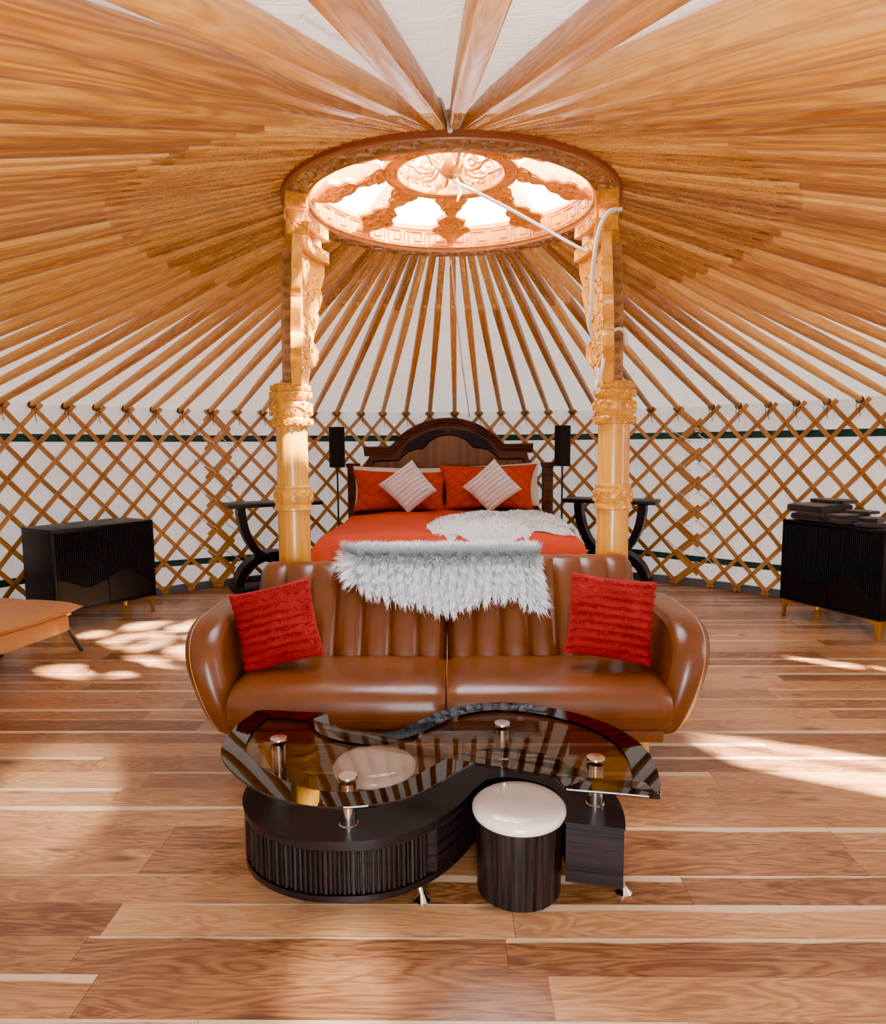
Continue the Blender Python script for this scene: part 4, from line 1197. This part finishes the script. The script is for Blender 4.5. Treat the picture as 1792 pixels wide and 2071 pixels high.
# base: a ribbon following an S
cl = [(-.595, -1.335), (-.612, -1.42), (-.600, -1.52), (-.545, -1.61), (-.44, -1.67), (-.327, -1.682), (-.22, -1.665), (-.13, -1.605), (-.06, -1.515), (-.005, -1.415), (.06, -1.33), (.172, -1.292), (.29, -1.32), (.385, -1.39), (.435, -1.49), (.440, -1.60), (.424, -1.685)]
C2 = cpl(cl, 6)
HWID = .086
def ribbon(ofs):
    out = []
    for i, (x, y) in enumerate(C2):
        a = C2[max(i - 1, 0)]; b = C2[min(i + 1, len(C2) - 1)]
        tx, ty = b[0] - a[0], b[1] - a[1]; l = hypot(tx, ty)
        out.append((x - ty / l * ofs + CO.x, y + tx / l * ofs + CO.y))
    return out
Lf = ribbon(HWID); Rt = ribbon(-HWID)          # Rt = outer/front side of the first lobe
d0 = 15; d1 = 42                               # stations of the recessed tambour door
Z = [.080, .100, .101, .240, .241, .268]
m = MB(); rows = []
for i in range(len(C2)):
    dip = .016 if d0 <= i <= d1 else 0
    di = lambda k: dip if k in (2, 3) else 0
    rows.append([V((*(ribbon_l), 0)) if False else V((Lf[i][0], Lf[i][1], z)) for ribbon_l, z in ((None, .268), (None, .08))] +
                [V((Rt[i][0] + (Lf[i][0] - Rt[i][0]) * di(k) / (2 * HWID), Rt[i][1] + (Lf[i][1] - Rt[i][1]) * di(k) / (2 * HWID), z)) for k, z in enumerate(Z)])
m.rings(rows)
m.build('table_base', MT['esp_x'], ct, smooth=30)
m = MB()
ov = .004
a_, b_ = ribbon(HWID + ov), ribbon(-HWID - ov)
m.prism(a_ + b_[::-1], .266, .272); m.build('base_top', MT['esp_top'], ct, smooth=30)
m = MB()
rin = ribbon(-HWID + .013); nrib = 40
for k in range(nrib):
    f = d0 + .6 + (d1 - d0 - 1.2) * (k + .5) / nrib; i = int(f); t = f - i
    x = rin[i][0] + (rin[i + 1][0] - rin[i][0]) * t; y = rin[i][1] + (rin[i + 1][1] - rin[i][1]) * t
    tx, ty = rin[i + 1][0] - rin[i][0], rin[i + 1][1] - rin[i][1]; l = hypot(tx, ty); tx /= l; ty /= l
    ox, oy = ty, -tx
    hw = .0048 if k % 2 else .0062; dp = .007 if k % 2 else .010
    m.rings([[V((x + tx * a * hw + ox * b * dp, y + ty * a * hw + oy * b * dp, z)) for a, b in ((-1, -.3), (-.8, .8), (-.3, 1), (.3, 1), (.8, .8), (1, -.3))] for z in (.103, .238)])
m.build('tambour_door', MT['esp_z'], ct, smooth=30)
for x, y in ((-.320, -1.684), (.450, -1.562), (.173, -1.290), (-.597, -1.416)):
    m = MB(); T = Matrix.Translation(V((x, y, 0)) + CO)
    m.lathe([(.030, .272), (.030, .278), (.026, .281), (.025, .409)], 28, T)
    m.build('steel_post', MT['steel'], ct)
    p = ct.children[-1]
    m = MB(); m.lathe([(.029, .4215), (.030, .424), (.028, .429), (.0, .430)], 28, T); m.build('cap', MT['steel'], p)
for x, y, tx, ty in ((-.102, -1.640, -.14, -1.61), (.536, -1.600, .475, -1.63), (-.66, -1.35, -.60, -1.39), (.05, -1.26, .10, -1.31)):
    m = MB(); f = V((x, y, 0)) + CO; t = V((tx, ty, 0)) + CO
    m.tube([t + V((0, 0, .083)), t + (f - t) * .25 + V((0, 0, .070)), t + (f - t) * .75 + V((0, 0, .045)), f + V((0, 0, .018))], [.017, .016, .012, .010], 16)
    m.lathe([(.027, 0), (.027, .004), (.018, .012), (.011, .024)], 24, Matrix.Translation(f))
    m.build('chrome_leg', MT['chrome'], ct)

# ------------------------------------------------------------------ stools
def make_stool(x, y, label):
    r = thing('stool', label, 'stool', (x, y, 0), 0, 'round stools of the coffee table')
    m = MB(); m.lathe([(.128, .012), (.132, .014), (.139, .24), (.139, .258)], 56); m.build('stool_body', MT['esp_z'], r, smooth=40)
    m = MB(); m.lathe([(.139, .256), (.146, .262), (.149, .272), (.147, .283), (.135, .292), (.10, .298), (.05, .300), (.0, .300)], 56); m.build('seat_pad', MT['pad'], r, smooth=80)
    for k in range(4):
        m = MB(); a = k * pi / 2 + .6; m.lathe([(.014, 0), (.014, .014)], 12, Matrix.Translation((.105 * cos(a), .105 * sin(a), 0))); m.build('foot', MT['black'], r)
make_stool(.205, -1.585, 'round stool with glossy blush seat standing in the open curve of the coffee table')
make_stool(-.285, -1.305, 'round stool with glossy blush seat tucked beneath the smoked glass table top')

# ------------------------------------------------------------------ light
w = bpy.data.worlds.new('sky'); scene.world = w; w.use_nodes = True
nt = w.node_tree; nt.nodes.clear()
out = nt.nodes.new('ShaderNodeOutputWorld'); bg = nt.nodes.new('ShaderNodeBackground')
bg.inputs[0].default_value = (.86, .93, 1.0, 1); bg.inputs[1].default_value = 7.0
nt.links.new(bg.outputs[0], out.inputs[0])
def portal(name, loc, rot, sx, sy):
    l = bpy.data.lights.new(name, 'AREA'); l.shape = 'RECTANGLE'; l.size = sx; l.size_y = sy; l.cycles.is_portal = True
    o = bpy.data.objects.new(name, l); COL.objects.link(o); o.location = loc; o.rotation_euler = rot
portal('skylight_portal', (0, 0, 2.79), (0, 0, 0), 1.48, 1.48)
portal('doorway_portal', (0, -3.99, .85), (radians(90), 0, 0), .82, 1.7)
sl = bpy.data.lights.new('sun', 'SUN'); sl.energy = 26.0; sl.angle = radians(2.2); sl.color = (1.0, .93, .82)
so = bpy.data.objects.new('sun', sl); COL.objects.link(so); so.location = (4, -2, 6)
so.rotation_euler = SUN.to_track_quat('-Z', 'Y').to_euler()

def spot(name, loc, aim, energy, half, blend, size, col=(1.0, .95, .88)):
    l = bpy.data.lights.new(name, 'SPOT'); l.energy = energy; l.spot_size = radians(2 * half); l.spot_blend = blend; l.shadow_soft_size = size; l.color = col
    o = bpy.data.objects.new(name, l); COL.objects.link(o); o.location = loc
    o.rotation_euler = (V(aim) - V(loc)).to_track_quat('-Z', 'Y').to_euler()
spot('added_floor_spot', (-.35, -3.72, 1.45), (-1.62, -1.02, 0), 420, 4.6, .5, .05)  # added spot that makes the soft bright band on the left floor
spot('added_floor_spot', (-.15, -3.72, 1.45), (-.30, -1.98, 0), 170, 4.6, .9, .05)  # second added spot, brightening a patch of the foreground floor

# ------------------------------------------------------------------ camera
cd = bpy.data.cameras.new('camera'); cam = bpy.data.objects.new('camera', cd); COL.objects.link(cam)
f_px, pitch, roll, yaw = 1381.1185, .0963973, -.0063547, -.0142640
fwd = V((sin(yaw) * cos(pitch), cos(yaw) * cos(pitch), -sin(pitch)))
r_ = V((cos(yaw), -sin(yaw), 0)); u_ = r_.cross(fwd)
r2 = r_ * cos(roll) + u_ * sin(roll); u2 = -r_ * sin(roll) + u_ * cos(roll)
mw = Matrix((( r2.x, u2.x, -fwd.x, 0), (r2.y, u2.y, -fwd.y, -3.65), (r2.z, u2.z, -fwd.z, 1.41446), (0, 0, 0, 1)))
cam.matrix_world = mw
cd.sensor_fit = 'HORIZONTAL'; cd.sensor_width = 36.0; cd.lens = f_px * 36.0 / 1792.0; cd.clip_start = .02
scene.camera = cam
scene.view_settings.view_transform = 'AgX'
scene.view_settings.look = 'AgX - Punchy'
scene.view_settings.exposure = 2.9
scene.cycles.use_denoising = True
scene.cycles.max_bounces = 6; scene.cycles.diffuse_bounces = 4; scene.cycles.glossy_bounces = 3; scene.cycles.transparent_max_bounces = 8
scene.cycles.use_adaptive_sampling = True; scene.cycles.adaptive_threshold = .12; scene.cycles.adaptive_min_samples = 12
scene.cycles.caustics_reflective = False; scene.cycles.caustics_refractive = False
scene.cycles.sample_clamp_indirect = 8.0
